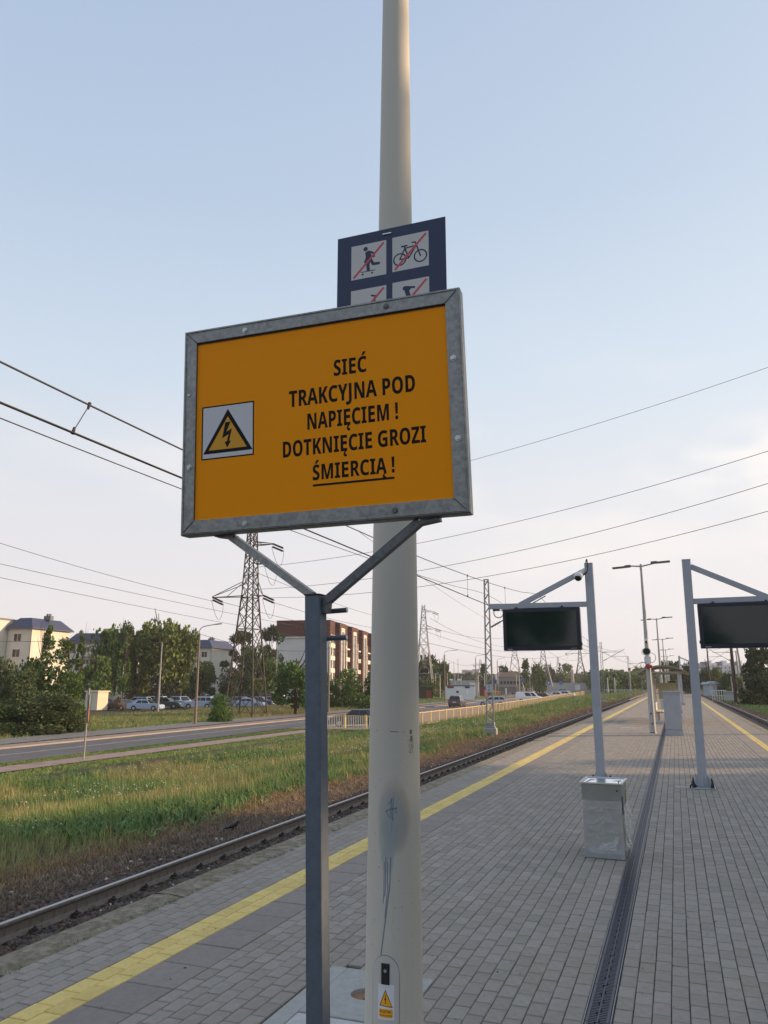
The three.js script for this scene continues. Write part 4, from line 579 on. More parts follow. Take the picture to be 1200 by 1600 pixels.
function cantilever(t, s, H, y0, wire = 2.9) {            // steady tubes with insulators, reaching to the track's middle
  const top = 5.42 - y0, low = 4.30 - y0, cw = 4.32 - y0, X = s * wire;
  const c = M('cantilever', [rod(V(s * 0.15, top, 0), V(X * 0.86, top + 0.03, 0), 0.028, 0.026, 8), rod(V(s * 0.15, low, 0), V(X * 1.0, top + 0.38, 0), 0.03, 0.026, 8), rod(V(X * 0.42, low + 0.62, 0), V(X * 1.15, low + 0.55, 0), 0.02, 0.02, 8), rod(V(X * 1.1, low + 0.53, 0), V(X * 0.97, cw + 0.02, 0), 0.012, 0.012, 6)], m.galvDark, t);
  const ins = []; for (const [p, q] of [[V(s * 0.2, top, 0), V(s * 0.7, top, 0)], [V(s * 0.22, low + 0.04, 0), V(s * 0.66, low + 0.28, 0)]]) for (let i = 0; i < 6; i++) { const a = p.clone().lerp(q, i / 6), b = p.clone().lerp(q, (i + 0.5) / 6); ins.push(rod(a, b, 0.062, 0.05, 10)); }
  M('insulator', ins, m.insulator, c);
}
{
  const km = latticeMast('nearest lattice catenary mast, carrying the plate with figures 1 and 5', -8.57, -38.05, -0.96, 7.66, 1);
  const tex = canvasTex(256, 320, (g, w, h) => { g.fillStyle = '#b9bec6'; g.fillRect(0, 0, w, h); g.fillStyle = '#14161c'; g.textAlign = 'center'; g.font = 'bold 130px ' + FONT; g.fillText('1', w / 2, 140); g.fillText('5', w / 2, 285); });
  M('number_plate', box(0.30, 0.375, 0.006, 0, 2.30, 0.16), mat(0.5, 0.52, 0.56, 0.5), km); const pl = M('plate_print', new THREE.PlaneGeometry(0.29, 0.365).translate(0, 2.30, 0.1645), new THREE.MeshStandardMaterial({ map: tex, roughness: 0.5, side: THREE.DoubleSide }), km); pl.castShadow = false;
  km.rotation.y = 0.12;
  const rest = [['second lattice catenary mast left of the track', -103], ['third lattice catenary mast left of the track, with low bracket', -165], ['farthest lattice catenary mast left of the track', -228]];
  rest.forEach(([l, z]) => { const k = latticeMast(l, -8.57, z, -0.96, 7.66, 1, { mat: m.galv }); k.rotation.y = 0.1; });
  const woods = [['dark brown catenary post right of the track under the screen', 7.05, -109, 0.20, m.wood], ['slim dark catenary post far along the right track', 6.6, -172, 0.16, m.wood]];
  woods.forEach(([l, x, z, r, mm]) => { const t = thing('catenary_post', l, 'railway mast', [x, -0.98, z]); M('shaft', rod(V(0, 0, 0), V(0, 9.6, 0), r * 1.3, r * 0.8, 10), mm, t); M('post_cap', rod(V(0, 9.6, 0), V(0, 9.66, 0), r * 0.9, r * 0.8, 10), m.galvDark, t); cantilever(t, -1, 9, -0.98, 2.6); });
  // out of view to the right: the mast whose shadow crosses the platform
  { const t = thing('catenary_post', 'brown catenary post standing beside the right track nearest the platform', 'railway mast', [7.1, -0.98, -30.3]); M('shaft', rod(V(0, 0, 0), V(0, 9.4, 0), 0.24, 0.17, 12), m.wood, t); M('post_cap', rod(V(0, 9.4, 0), V(0, 9.46, 0), 0.19, 0.17, 12), m.galvDark, t); cantilever(t, -1, 9, -0.98, 2.6); }
}
function cable(name, label, pts, r, group) { return tag(M(name, new THREE.TubeGeometry(new THREE.CatmullRomCurve3(pts), Math.max(8, pts.length * 6), r, 5), m.wire), label, 'cable', group); }
function sag(p, q, s, n = 9) { const a = []; for (let i = 0; i <= n; i++) { const t = i / n, v = p.clone().lerp(q, t); v.y -= 4 * s * t * (1 - t); a.push(v); } return a; }
{ // contact wires, messenger and feeder of the left track
  const X = -6.02, span = [20, -38.05, -103, -165, -228, -330];
  const c = [], d = [], e = [], f = [];
  for (const z of [20, -10, -38.05, -70, -103, -165, -228, -330]) { c.push(V(X - 0.025, 4.30, z)); d.push(V(X + 0.025, 4.285, z)); }
  for (let i = 0; i < span.length - 1; i++) { const a = sag(V(X, 5.80, span[i]), V(X, 5.80, span[i + 1]), 1.12, 12); if (i) a.shift(); e.push(...a); const b = sag(V(-8.5, 5.9, span[i]), V(-8.5, 5.9, span[i + 1]), 0.72, 8); if (i) b.shift(); f.push(...b); }
  cable('contact_wire', 'lower of the paired contact wires over the left track', d, 0.0105); cable('contact_wire', 'upper of the paired contact wires over the left track', c, 0.0105);
  cable('messenger_wire', 'sagging carrier wire above the contact wires of the left track', e, 0.0115); cable('feeder_wire', 'separate wire hung along the mast line left of the track', f, 0.010);
  const zs = [-6.6, -16, -24, -30, -45, -53, -61, -70, -80, -90]; zs.forEach((z, i) => { let best = e[0]; for (const p of e) if (Math.abs(p.z - z) < Math.abs(best.z - z)) best = p; const a = e.findIndex((p) => p.z < z), p0 = e[a - 1], p1 = e[a], y = p0.y + (p1.y - p0.y) * (z - p0.z) / (p1.z - p0.z); const dr = thing('wire_dropper', i === 0 ? 'dropper with clamps nearest the upper left corner, between carrier and contact wires' : i === 3 ? 'dropper just left of the nearest lattice mast' : ['second dropper from the left edge, behind the warning sign', 'third dropper, behind the warning sign near the tall column', 0, 'first dropper right of the nearest lattice mast', 'second dropper right of the nearest lattice mast', 'third dropper right of the nearest lattice mast', 'dropper behind the arm of the left display mast', 'dropper behind the left dark screen', 'farthest dropper, behind the left dark screen'][i < 3 ? i - 1 : i - 1], 'dropper', [X, 4.3, z], 0, null); M('dropper_wire', rod(V(0, 0, i ? 0 : 0.22), V(0, y - 4.3, 0), 0.006, 0.006, 5), m.wire, dr); M('clamp', [rod(V(0, -0.02, i ? 0 : 0.22), V(0, 0.06, i ? 0 : 0.2), 0.024, 0.014, 6), rod(V(0, y - 4.36, 0.02), V(0, y - 4.28, 0), 0.014, 0.022, 6)], m.iron, dr); });
  // right track
  const XR2 = 4.45, g = [], h = [], sp = [-30.3, -109, -172, -260]; for (let i = 0; i < 3; i++) { const a = sag(V(XR2, 5.8, sp[i]), V(XR2, 5.8, sp[i + 1]), 1.0, 8); if (i) a.shift(); h.push(...a); } for (const z of sp) g.push(V(XR2, 4.3, z));
  cable('contact_wire', 'contact wire over the right track', g, 0.012); cable('messenger_wire', 'sagging carrier wire over the right track', h, 0.012);
}
// ================================================================== PYLONS
function pylon(label, base, H, wBase, wTop, yWaist, arms, mm, turn, thick = 0.16, group) {
  const t = thing('transmission_pylon', label, 'pylon', base, turn, group);
  const w = (y) => (y < yWaist ? wBase + (wTop * 1.7 - wBase) * y / yWaist : wTop * 1.7 + (wTop * 0.5 - wTop * 1.7) * (y - yWaist) / (H - yWaist)) / 2;
  const c = (k, y) => V([-1, 1, 1, -1][k] * w(y), y, [1, 1, -1, -1][k] * w(y));
  for (let k = 0; k < 4; k++) { M('leg', bar(c(k, 0), c(k, yWaist), thick, thick), mm, t); M('corner_post', bar(c(k, yWaist), c(k, H), thick * 0.75, thick * 0.75), mm, t); }
  const lev = [0.0]; let y = 0; while (y < H - 0.8) { y += Math.max(1.0, w(y) * 2 * (y < yWaist * 0.5 ? 1.15 : 0.95)); lev.push(Math.min(y, H)); }
  const br = [], ring = []; for (let i = 0; i < lev.length - 1; i++) for (let k = 0; k < 4; k++) { const j = (k + 1) % 4; br.push(bar(c(k, lev[i]), c(j, lev[i + 1]), thick * 0.45), bar(c(j, lev[i]), c(k, lev[i + 1]), thick * 0.45)); if (i && i % 2 === 1) ring.push(bar(c(k, lev[i]), c(j, lev[i]), thick * 0.5)); }
  M('cross_bracing', br, mm, t); M('ring_beam', ring, mm, t);
  for (const [yy, l, side, up] of arms) {
    const hw = w(yy), tip = V(side * (hw + l), yy, 0); const a = M('cross_arm', [bar(V(side * hw, yy, hw), tip, thick * 0.6), bar(V(side * hw, yy, -hw), tip, thick * 0.6), bar(V(side * hw, yy + up, hw * 0.9), tip.clone().add(V(0, 0.1, 0)), thick * 0.45), bar(V(side * hw, yy + up, -hw * 0.9), tip.clone().add(V(0, 0.1, 0)), thick * 0.45), bar(V(side * (hw + l * 0.5), yy, hw * 0.5), V(side * hw, yy + up * 0.9, hw * 0.9), thick * 0.35)], mm, t);
    const ins = [], e0 = tip.clone().add(V(0, -0.1, 0)), e1 = tip.clone().add(V(1.5, -0.75, 0)); for (const q of [-0.3, 0.3]) { ins.push(rod(e0.clone().add(V(q * 0.5, q * 0.4, q)), e1.clone().add(V(q * 0.5, q * 0.4, q)), 0.035, 0.035, 5)); for (let i = 0; i < 9; i++) ins.push(rod(e0.clone().lerp(e1, (i + 0.6) / 10).add(V(q * 0.5, q * 0.4, q)), e0.clone().lerp(e1, (i + 1.15) / 10).add(V(q * 0.5, q * 0.4, q)), 0.13, 0.10, 8)); } M('insulator_string', ins, m.insulator, a);
    M('jumper_loop', curveTube([e1.clone(), e1.clone().add(V(-0.05, -1.2, 0.1)), e1.clone().add(V(-0.35, -1.9, 0.2)), e1.clone().add(V(-0.7, -1.5, 0.3)), e0.clone().add(V(0.1, -0.3, 0.3))], 0.022, 18, 4), m.wire, a);
  }
  return t;
}
const PYL = at(384, 1112, 88); PYL.y = ROAD;
pylon('large dark pylon seen between the arms of the sign bracket', PYL, 26, 3.5, 0.82, 13.4, [[13.3, 4.2, -1, 1.6], [13.3, 0.9, 1, 1.6], [17.0, 1.2, 1, 0.5], [19.2, 2.1, 1, 0.4]], m.pylon, 0.04, 0.14);
for (const [l, x, yTop, d, wb, mm, arms, g] of [
  ['pale slim pylon just right of the tall column', 663, 945, 205, 5.2, m.pylonPale, [[17.5, 2.2, 1, 1], [22, 2.0, 1, 0.6]]],
  ['pale pylon below the left end of the left screen', 806, 990, 330, 7, m.pylonPale, [[22, 2.6, -1, 1]]],
  ['pale pylon below the middle of the left screen', 851, 1000, 340, 7.5, m.pylonPale, []],
  ['small distant pylon with arms below the left screen', 874, 1027, 560, 6, m.pylonPale, [[13, 7, -1, 2], [13, 3, 1, 2]]],
  ['dark pylon with wide arms left of the left display mast', 909, 1008, 420, 8, m.pylon, [[19, 7, -1, 3], [19, 7, 1, 3]]],
  ['far thin pylon left of the dark one, rising over the woods', 752, 1030, 480, 5, m.pylonPale, [[14, 4, -1, 1], [14, 4, 1, 1]]]]) {
  const b = at(x, 1080, d); b.y = ROAD; const top = at(x, yTop, d).y; pylon(l, b, top - ROAD, wb, 1.3, (top - ROAD) * 0.6, arms, mm, 0.2, d > 250 ? 0.26 : 0.17);
}
{ // conductors: from the dark pylon over the railway, and two bundles coming from the left
  const W = [
    ['thin wire high up from sign to upper right edge', at(389, 800, 88), at(1260, 553, 60), 1.2, 0.020], ['power line ending at the pylon upper bracket', at(404, 886, 88), at(1260, 686, 52), 1.4, 0.022], ['power line from pylon waist to right edge', at(400, 921, 88), at(1260, 737, 50), 1.6, 0.022], ['lowest power line from the pylon arm to the right edge', at(424, 934, 88), at(1260, 782, 50), 1.6, 0.022],
    ['upper of three power lines from the left edge to the pylon', at(-40, 836, 62), at(345, 942, 88), 0.3, 0.022], ['middle of three power lines from the left edge, passing below the pylon arm', at(-40, 872, 78), at(660, 1010, 200), 0.8, 0.028], ['lowest of three power lines from the left edge, passing below the pylon arm', at(-40, 894, 80), at(662, 1024, 205), 0.8, 0.028],
    ['line from pylon right arm down to the pale pylon', at(416, 938, 88), at(660, 986, 205), 1.2, 0.026], ['line from pylon bracket down behind the sign post', at(404, 896, 88), at(662, 976, 205), 1.2, 0.026], ['faint line from the pylon waist towards the brick block', at(345, 940, 88), at(658, 992, 205), 1.5, 0.026],
    ['upper sagging line from pale pylon towards the left screen', at(672, 966, 205), at(806, 1010, 330), 2.4, 0.045], ['middle sagging line from pale pylon towards the left screen', at(668, 978, 205), at(806, 993, 330), 2.2, 0.045], ['lower sagging line from pale pylon towards the left screen', at(664, 986, 205), at(851, 1014, 340), 3, 0.045], ['long flat line near the horizon left of the lattice mast', at(662, 1003, 210), at(909, 1018, 420), 4, 0.05], ['wide line crossing behind the sign to the lattice mast', at(560, 830, 60), at(800, 985, 200), 1.0, 0.018], ['sagging line between the far pylons under the left screen', at(851, 1012, 340), at(920, 1019, 420), 5, 0.05]];
  W.forEach(([l, p, q, s, r]) => cable('power_line', l, sag(p, q, s), r));
}
// ================================================================== ROAD LAMPS, POLES, SIGNS
function roadLamp(label, p, yTopPx, ahead, arm, mm, group, light = 1) {
  const t = thing('street_lamp', label, 'street lamp', p, 0, group), H = at(600, yTopPx, ahead).y - p.y, s = arm;
  const dir = V(Math.cos(YAW), 0, -Math.sin(YAW));
  M('shaft', rod(V(0, 0, 0), V(0, H - 0.9, 0), 0.135, 0.085, 10), mm, t);
  M('bracket_arm', curveTube([V(0, H - 1.0, 0), V(0, H - 0.55, 0), dir.clone().multiplyScalar(0.25).setY(H - 0.28), dir.clone().multiplyScalar(0.9).setY(H - 0.12), dir.clone().multiplyScalar(s * 0.72).setY(H - 0.02)], 0.036, 18, 6), m.galvDark, t);
  const a = dir.clone().multiplyScalar(s * 0.70).setY(H - 0.03), b = dir.clone().multiplyScalar(s).setY(H + 0.03); const hd = M('lamp_head', bar(a, b, 0.09, 0.2), m.lampHead, t); void hd; void light;
  M('pole_collar', rod(V(0, H - 1.05, 0), V(0, H - 0.85, 0), 0.11, 0.10, 10), m.galvDark, t);
  return t;
}
const lampSpots = [['street lamp with a brown shaft left of the pylon', 304.5, 1136, 57.5 * 1.245, 975, 2.0, m.lampPole], ['street lamp whose brown shaft shows just right of the sign post', 513, 1112, 99, 1000, 2.0, m.lampPole], ['street lamp in front of the left end of the white hut', 695.5, 1094, 152, 1016, 2.6, m.lampPole], ['street lamp at the right end of the white hut', 744.5, 1087, 182, 1023, 2.4, m.lampPole], ['street lamp right of the lattice mast', 778.5, 1085, 216, 1028, 2.2, m.lampPole], ['small street lamp under the left screen', 832, 1082, 260, 1035, 2.6, m.lampPoleGrey]];
const lampTops = lampSpots.map(([l, x, y, d, yt, arm, mm]) => { const p = at(x, y, d); p.y = ROAD; roadLamp(l, p, yt, d, arm, mm); const tp = at(x, yt + 13, d); return tp; });
for (let i = 0; i < 4; i++) cable('lamp_cable', ['cable strung between the first two street lamps', 'cable strung between sign post and the hut lamp', 'cable sagging between the two lamps at the white hut', 'cable beyond the hut lamp towards the lattice mast'][i], sag(lampTops[i], lampTops[i + 1], 0.9), 0.022);
cable('lamp_cable', 'cable from the first street lamp out of view left', sag(at(-40, 1002, 60), lampTops[0], 0.3), 0.018);
for (const [l, x, y, d, yt, r] of [['slim grey post standing in the grass before the car park', 247, 1105, 100, 1004, 0.09], ['thin grey post behind the trees', 190, 1085, 120, 1040, 0.07], ['thin pale pole right of the pine trees', 431.5, 1068, 120, 1012, 0.08]]) { const p = at(x, y, d); p.y = ROAD; const t = thing('lamp_pole', l, 'pole', p), H = at(x, yt, d).y - ROAD; M('shaft', rod(V(0, 0, 0), V(0, H, 0), r * 1.3, r * 0.8, 8), m.lampPoleGrey, t); if (x === 247) M('lamp_head', rbox(0.9, 0.1, 0.22, 0.04, -0.5, H, 0), m.lampHead, t); }
{ const p = at(131, 1180, 38.5); p.y = ROAD; const t = thing('sign_pole', 'round traffic sign seen edge-on on a thin pole by the road', 'traffic sign', p, 127 * R); M('pole', rod(V(0, 0, 0), V(0.05, 3.35, 0), 0.045, 0.042, 10), mat(0.28, 0.27, 0.25, 0.6), t); M('sign_disc', rod(V(0.0, 2.1, 0.06), V(0.0, 2.1, 0.075), 0.4, 0.4, 28), mat(0.3, 0.12, 0.08, 0.6), t); M('sign_disc', rod(V(0.03, 2.75, 0.06), V(0.03, 2.75, 0.075), 0.3, 0.3, 28), mat(0.25, 0.25, 0.24, 0.6), t); }
// ================================================================== FENCE
{
  const f = thing('yellow_fence', 'yellow railing fence along the parking bay, turning at the near corner', 'fence', [0, 0, 0]);
  const path = [[-26.55, -58.0], [-22.76, -57.4], [-21.2, -57.3], [-20.9, -66], [-20.6, -88], [-22, -134], [-24, -185], [-26.6, -250]], pts = [];
  for (let i = 0; i < path.length - 1; i++) { const a = V(path[i][0], ROAD, path[i][1]), b = V(path[i + 1][0], ROAD, path[i + 1][1]), n = Math.max(1, Math.round(a.distanceTo(b) / (i < 2 ? 2.0 : 2.5))); for (let k = 0; k < n; k++) pts.push(a.clone().lerp(b, k / n)); if (i === path.length - 2) pts.push(b); }
  for (let i = 0; i < pts.length; i++) M('post', bar(pts[i].clone().add(V(0, 0, 0)), pts[i].clone().add(V(0, 1.16, 0)), 0.11, 0.11), m.fenceYellow, f);
  for (let i = 0; i < pts.length - 1; i++) { const a = pts[i], b = pts[i + 1], up = (v, y) => v.clone().add(V(0, y, 0)), pn = M('panel_frame', [bar(up(a, 1.08), up(b, 1.08), 0.05, 0.04), bar(up(a, 0.10), up(b, 0.10), 0.05, 0.04)], m.fenceYellow, f); const bars = [], n = Math.round(a.distanceTo(b) / (i < 4 ? 0.155 : 0.13)); for (let k = 1; k < n; k++) { const v = a.clone().lerp(b, k / n); bars.push(new THREE.BoxGeometry(i < 4 ? 0.035 : 0.013, 0.98, i < 4 ? 0.018 : 0.013).translate(v.x, v.y + 0.59, v.z)); } const br = M('fence_bars', bars, i < 4 ? m.white : m.fenceBar, pn); br.userData.kind = 'stuff'; }
}
// ================================================================== VEHICLES
const glassM = new THREE.MeshPhysicalMaterial({ color: new THREE.Color().setRGB(0.015, 0.018, 0.022), roughness: 0.05, side: THREE.DoubleSide }), tyreM = m.rubber, rimM = mat(0.42, 0.43, 0.45, 0.35, { metalness: 0.7 }), headM = mat(0.6, 0.62, 0.65, 0.15), tailM = mat(0.35, 0.02, 0.015, 0.25), plateM = mat(0.6, 0.6, 0.58, 0.5), trimM = m.dark;
const CARS = {                                            // length, width, height, belt, hood, wheel radius, axle places, glass house corners (front foot, front roof, rear roof, rear foot)
  sedan: { L: 4.6, W: 1.78, H: 1.44, belt: 0.93, hood: 0.82, tail: 0.95, r: 0.32, ax: [1.38, -1.32], g: [0.98, 0.28, -1.0, -1.72] },
  hatch: { L: 4.15, W: 1.75, H: 1.48, belt: 0.94, hood: 0.86, tail: 0.98, r: 0.31, ax: [1.28, -1.25], g: [0.95, 0.3, -1.45, -1.95] },
  estate: { L: 4.75, W: 1.82, H: 1.48, belt: 0.95, hood: 0.84, tail: 0.98, r: 0.33, ax: [1.45, -1.35], g: [1.02, 0.3, -1.85, -2.25] },
  suv: { L: 4.5, W: 1.86, H: 1.68, belt: 1.06, hood: 1.0, tail: 1.08, r: 0.36, ax: [1.36, -1.32], g: [0.95, 0.35, -1.7, -2.12] },
  van: { L: 4.95, W: 1.95, H: 1.96, belt: 1.12, hood: 0.98, tail: 1.12, r: 0.34, ax: [1.6, -1.4], g: [1.62, 0.75, -2.32, -2.44] },
};
const carCache = new Map();
function car(type, color, label, pos, turn, o = {}) {
  const c = CARS[type], t = thing(type === 'van' ? 'parked_van' : o.name || 'parked_car', label, type === 'van' ? 'van' : 'car', pos, turn, o.group), paint = new THREE.MeshPhysicalMaterial({ color: new THREE.Color().setRGB(...color), roughness: 0.35, clearcoat: 1, clearcoatRoughness: 0.04, side: THREE.DoubleSide });
  let k = carCache.get(type);
  if (!k) {
    const h = c.L / 2, b = 0.06, s = new THREE.Shape(), R2 = c.r + 0.055;
    s.moveTo(-h + 0.08, 0.24 + b); s.lineTo(c.ax[1] - R2, 0.24); s.absarc(c.ax[1], c.r, R2, Math.PI, 0, true); s.lineTo(c.ax[0] - R2, 0.24); s.absarc(c.ax[0], c.r, R2, Math.PI, 0, true); s.lineTo(h - 0.12, 0.24);
    s.quadraticCurveTo(h - 0.02, 0.3, h - 0.06, 0.52); s.quadraticCurveTo(h - 0.08, c.hood - 0.1, h - 0.32, c.hood - 0.05); s.quadraticCurveTo(c.g[0] + 0.5, c.hood + 0.04, c.g[0] + 0.02, c.belt - 0.02); s.lineTo(c.g[3] - 0.05, c.tail - 0.03); s.quadraticCurveTo(-h + 0.1, c.tail - 0.03, -h + 0.06, c.tail - 0.25); s.lineTo(-h + 0.05, 0.5);
    const body = new THREE.ExtrudeGeometry(s, { depth: c.W - 2 * b, bevelEnabled: true, bevelSize: b * 0.7, bevelThickness: b, bevelSegments: 3, curveSegments: 12 }).translate(0, 0, -c.W / 2 + b);
    const wb = c.W / 2 - 0.05, wt = c.W / 2 - (type === 'van' ? 0.13 : 0.24), y0 = c.belt - 0.05, y1 = c.H - 0.04, P = (x, y, z) => V(x, y, z), [fa, fb, ra, rb] = c.g;
    const F = (z, w0, w1) => [P(fa, y0, z * w0), P(fb, y1, z * w1), P(ra, y1, z * w1), P(rb, y0, z * w0)], Lf = F(1, wb, wt), Rt = F(-1, wb, wt);
    const roofC = [P(fb - 0.12, c.H, wt - 0.14), P(ra + 0.12, c.H, wt - 0.14), P(ra + 0.12, c.H, -wt + 0.14), P(fb - 0.12, c.H, -wt + 0.14)];
    const house = quads([[Lf[0], Lf[3], Lf[2], Lf[1]], [Rt[0], Rt[1], Rt[2], Rt[3]], [Lf[0], Lf[1], Rt[1], Rt[0]], [Lf[3], Rt[3], Rt[2], Lf[2]], [roofC[0], roofC[3], roofC[2], roofC[1]], [Lf[1], Lf[2], roofC[1], roofC[0]], [Rt[2], Rt[1], roofC[3], roofC[2]], [Lf[1], roofC[0], roofC[3], Rt[1]], [Lf[2], Rt[2], roofC[2], roofC[1]]]);
    const lerpQ = (A, B, C, D, u, v) => A.clone().lerp(B, u).lerp(D.clone().lerp(C, u), v);   // A-B bottom, D-C top
    const pane = (A, B, C, D, u0, u1, v0, v1, n) => { const q = [[u0, v0], [u1, v0], [u1, v1], [u0, v1]].map(([u, v]) => lerpQ(A, B, C, D, u, v).addScaledVector(n, 0.008)); return quads([q]); };
    const sn = V(0, (wb - wt), (y1 - y0)).normalize(), wn = V(y1 - y0, fa - fb, 0).normalize(), rn = V(-(y1 - y0), ra - rb, 0).normalize();
    const side = (z) => { const Q = z > 0 ? Lf : Rt, n = V(sn.x, sn.y, z * sn.z), cuts = type === 'van' ? [[0.015, 0.20], [0.25, 0.52]] : type === 'sedan' || type === 'hatch' ? [[0.05, 0.44], [0.47, 0.80]] : [[0.04, 0.36], [0.385, 0.66], [0.69, 0.95]]; return cuts.map(([a, b2], i) => pane(Q[0], Q[3], Q[2], Q[1], 1 - (1 - a), b2, 0.17, 0.88, n)); };
    k = { body, house, front: pane(Lf[0], Rt[0], Rt[1], Lf[1], 0.06, 0.94, 0.12, 0.95, wn), rear: pane(Rt[3], Lf[3], Lf[2], Rt[2], 0.08, 0.92, type === 'van' ? 0.4 : 0.2, 0.9, rn), sides: [...side(1), ...side(-1)],
      tyre: new THREE.LatheGeometry([[c.r * 0.62, -0.1], [c.r * 0.94, -0.1], [c.r, -0.07], [c.r, 0.07], [c.r * 0.94, 0.1], [c.r * 0.62, 0.1]].map(([x, y]) => new THREE.Vector2(x, y)), 24).rotateX(Math.PI / 2),
      rim: merge([new THREE.CylinderGeometry(c.r * 0.63, c.r * 0.63, 0.15, 20).rotateX(Math.PI / 2), ...[0, 1, 2, 3, 4].map((i) => new THREE.BoxGeometry(0.05, c.r * 0.56, 0.02).translate(0, c.r * 0.3, 0.085).rotateZ(i * 1.2566))]),
      head: rbox(0.14, 0.13, 0.34, 0.04), tail: type === 'sedan' || type === 'hatch' ? rbox(0.08, 0.16, 0.32, 0.03) : rbox(0.08, 0.30, 0.17, 0.03), plate: box(0.015, 0.11, 0.5), bumper: rbox(0.16, 0.22, c.W - 0.12, 0.06), mirror: rbox(0.11, 0.12, 0.2, 0.04), arch: null };
    carCache.set(type, k);
  }
  M('body', k.body, paint, t); M('cabin', k.house, paint, t); M('windscreen', k.front, glassM, t); M('rear_window', k.rear, glassM, t); k.sides.forEach((g) => M('side_window', g, glassM, t));
  for (const x of c.ax) for (const z of [-1, 1]) { const w = M('wheel', k.tyre, tyreM, t); w.position.set(x, c.r, z * (c.W / 2 - 0.10)); const r = M('rim', k.rim, rimM, w); r.rotation.y = z < 0 ? Math.PI : 0; }
  const h = c.L / 2; for (const z of [-1, 1]) { const a = M('headlight', k.head, headM, t); a.position.set(h - 0.15, c.hood - 0.20, z * (c.W / 2 - 0.27)); a.rotation.y = -z * 0.3; const b = M('tail_light', k.tail, tailM, t); b.position.set(-h + 0.045, c.tail - 0.22, z * (c.W / 2 - 0.20)); const mr = M('side_mirror', k.mirror, paint, t); mr.position.set(c.g[0] - 0.28, c.belt + 0.03, z * (c.W / 2 + 0.07)); }
  for (const s of [-1, 1]) { const p = M('number_plate', k.plate, plateM, t); p.position.set(s * (h - 0.005), s > 0 ? 0.42 : c.tail - 0.32, 0); const bp = M('bumper', k.bumper, o.darkBumper ? trimM : paint, t); bp.position.set(s * (h - 0.09), 0.40, 0); }
  if (type === 'suv' || type === 'estate') for (const z of [-1, 1]) M('roof_rail', rod(V(c.g[1] - 0.2, c.H + 0.02, z * (c.W / 2 - 0.3)), V(c.g[2] + 0.2, c.H + 0.02, z * (c.W / 2 - 0.3)), 0.018, 0.018, 6), trimM, t);
  return t;
}
const onRoad = (x, y, d) => { const p = at(x, y, d); p.y = ROAD + 0.02; return p; };
const SIL = [0.50, 0.52, 0.55], WHT = [0.72, 0.73, 0.74], BLK = [0.012, 0.012, 0.014], DKG = [0.03, 0.05, 0.05], BLU = [0.04, 0.07, 0.16], LBL = [0.34, 0.44, 0.58], RED = [0.30, 0.02, 0.02], GRY = [0.15, 0.16, 0.17];
const face = (deg) => YAW + deg * R;                       // 0: nose to the right of the picture; 180: nose to the left; 90: nose away
car('sedan', BLK, 'black car behind the near end of the yellow fence, nose to the left', onRoad(556, 1130, 66.5), face(182));
car('suv', [0.035, 0.022, 0.018], 'dark car driving away on the road in front of the white hut', V(-31.4, ROAD + 0.02, -117), Math.PI / 2 + 0.06, { name: 'moving_car' });
car('estate', SIL, 'silver estate car with roof rails parked behind the lattice mast', onRoad(768, 1101, 126), face(176));
car('van', WHT, 'white panel van parked behind the yellow fence', onRoad(828, 1099, 146), face(-20));
car('estate', BLK, 'black estate parked right behind the white van', onRoad(852, 1095, 168), face(-22)); car('hatch', SIL, 'light car parked third behind the fence, right of the black estate', onRoad(873, 1092, 188), face(-24)); car('hatch', LBL, 'pale blue car at the end of the row behind the fence', onRoad(886, 1090, 205), face(-24));
car('suv', SIL, 'silver car farther up the road beyond the parked row', onRoad(882, 1080.5, 262), face(-14));
const lot = 'cars in the car park before the trees';
[['sedan', [0.06, 0.035, 0.035], 'dark sedan with its lit rear towards the kiosk', 187, 107.5, 150], ['estate', BLU, 'blue car half hidden between kiosk and dark sedan', 168, 112, 20], ['estate', LBL, 'silver-blue estate behind the pale sedan in the car park', 214, 122, 170], ['sedan', LBL, 'pale sedan in front row of the car park, nose to the right', 228, 105, -6], ['estate', DKG, 'dark green estate crossing behind the grey post', 261, 114, -10], ['suv', LBL, 'pale blue car with nose towards the road left of the brown lamp', 284, 116, -38], ['suv', LBL, 'silver-blue car with red rear light right behind the brown lamp', 312, 112, 176], ['hatch', RED, 'red car showing its roof above the silver one', 310, 130, 175], ['estate', BLU, 'dark blue car behind the bush left of the pylon', 331, 128, 168], ['hatch', BLK, 'black car at the far side of the car park left of pylon', 336, 140, 20],
  ['estate', GRY, 'grey car seen between the pylon legs', 366, 124, 170], ['sedan', LBL, 'pale blue sedan seen through the pylon feet', 390, 116, -14], ['hatch', BLU, 'blue car right of the pylon foot', 408, 124, -10], ['sedan', BLK, 'dark car at the back seen through the pylon', 386, 140, 172], ['hatch', RED, 'reddish car beside the leafy tree and white van', 421, 128, 160], ['suv', BLU, 'dark blue car beneath the white van roof', 414, 142, 178], ['estate', WHT, 'white car behind the dark green estate', 240, 128, 172]].forEach(([ty, c, l, x, d, a]) => car(ty, c, l, onRoad(x, 1100, d), face(a), { group: lot }));
car('van', WHT, 'tall white van at the back of the car park by the leafy tree', onRoad(424, 1090, 146), face(150));
{ const p = onRoad(150, 1108, 106), t = thing('utility_kiosk', 'cream kiosk catching the sun at the edge of the bushes', 'kiosk', p, YAW - 0.5); const cr = mat(0.74, 0.66, 0.50, 0.8, { map: wall02 }); M('kiosk_body', rbox(2.3, 2.4, 1.8, 0.04, 0, 1.2, 0), cr, t); M('kiosk_roof', rbox(2.6, 0.18, 2.1, 0.05, 0, 2.47, 0), cr, t); M('door', box(0.9, 1.9, 0.03, -0.3, 1.05, 0.91), mat(0.5, 0.45, 0.36, 0.7), t); }

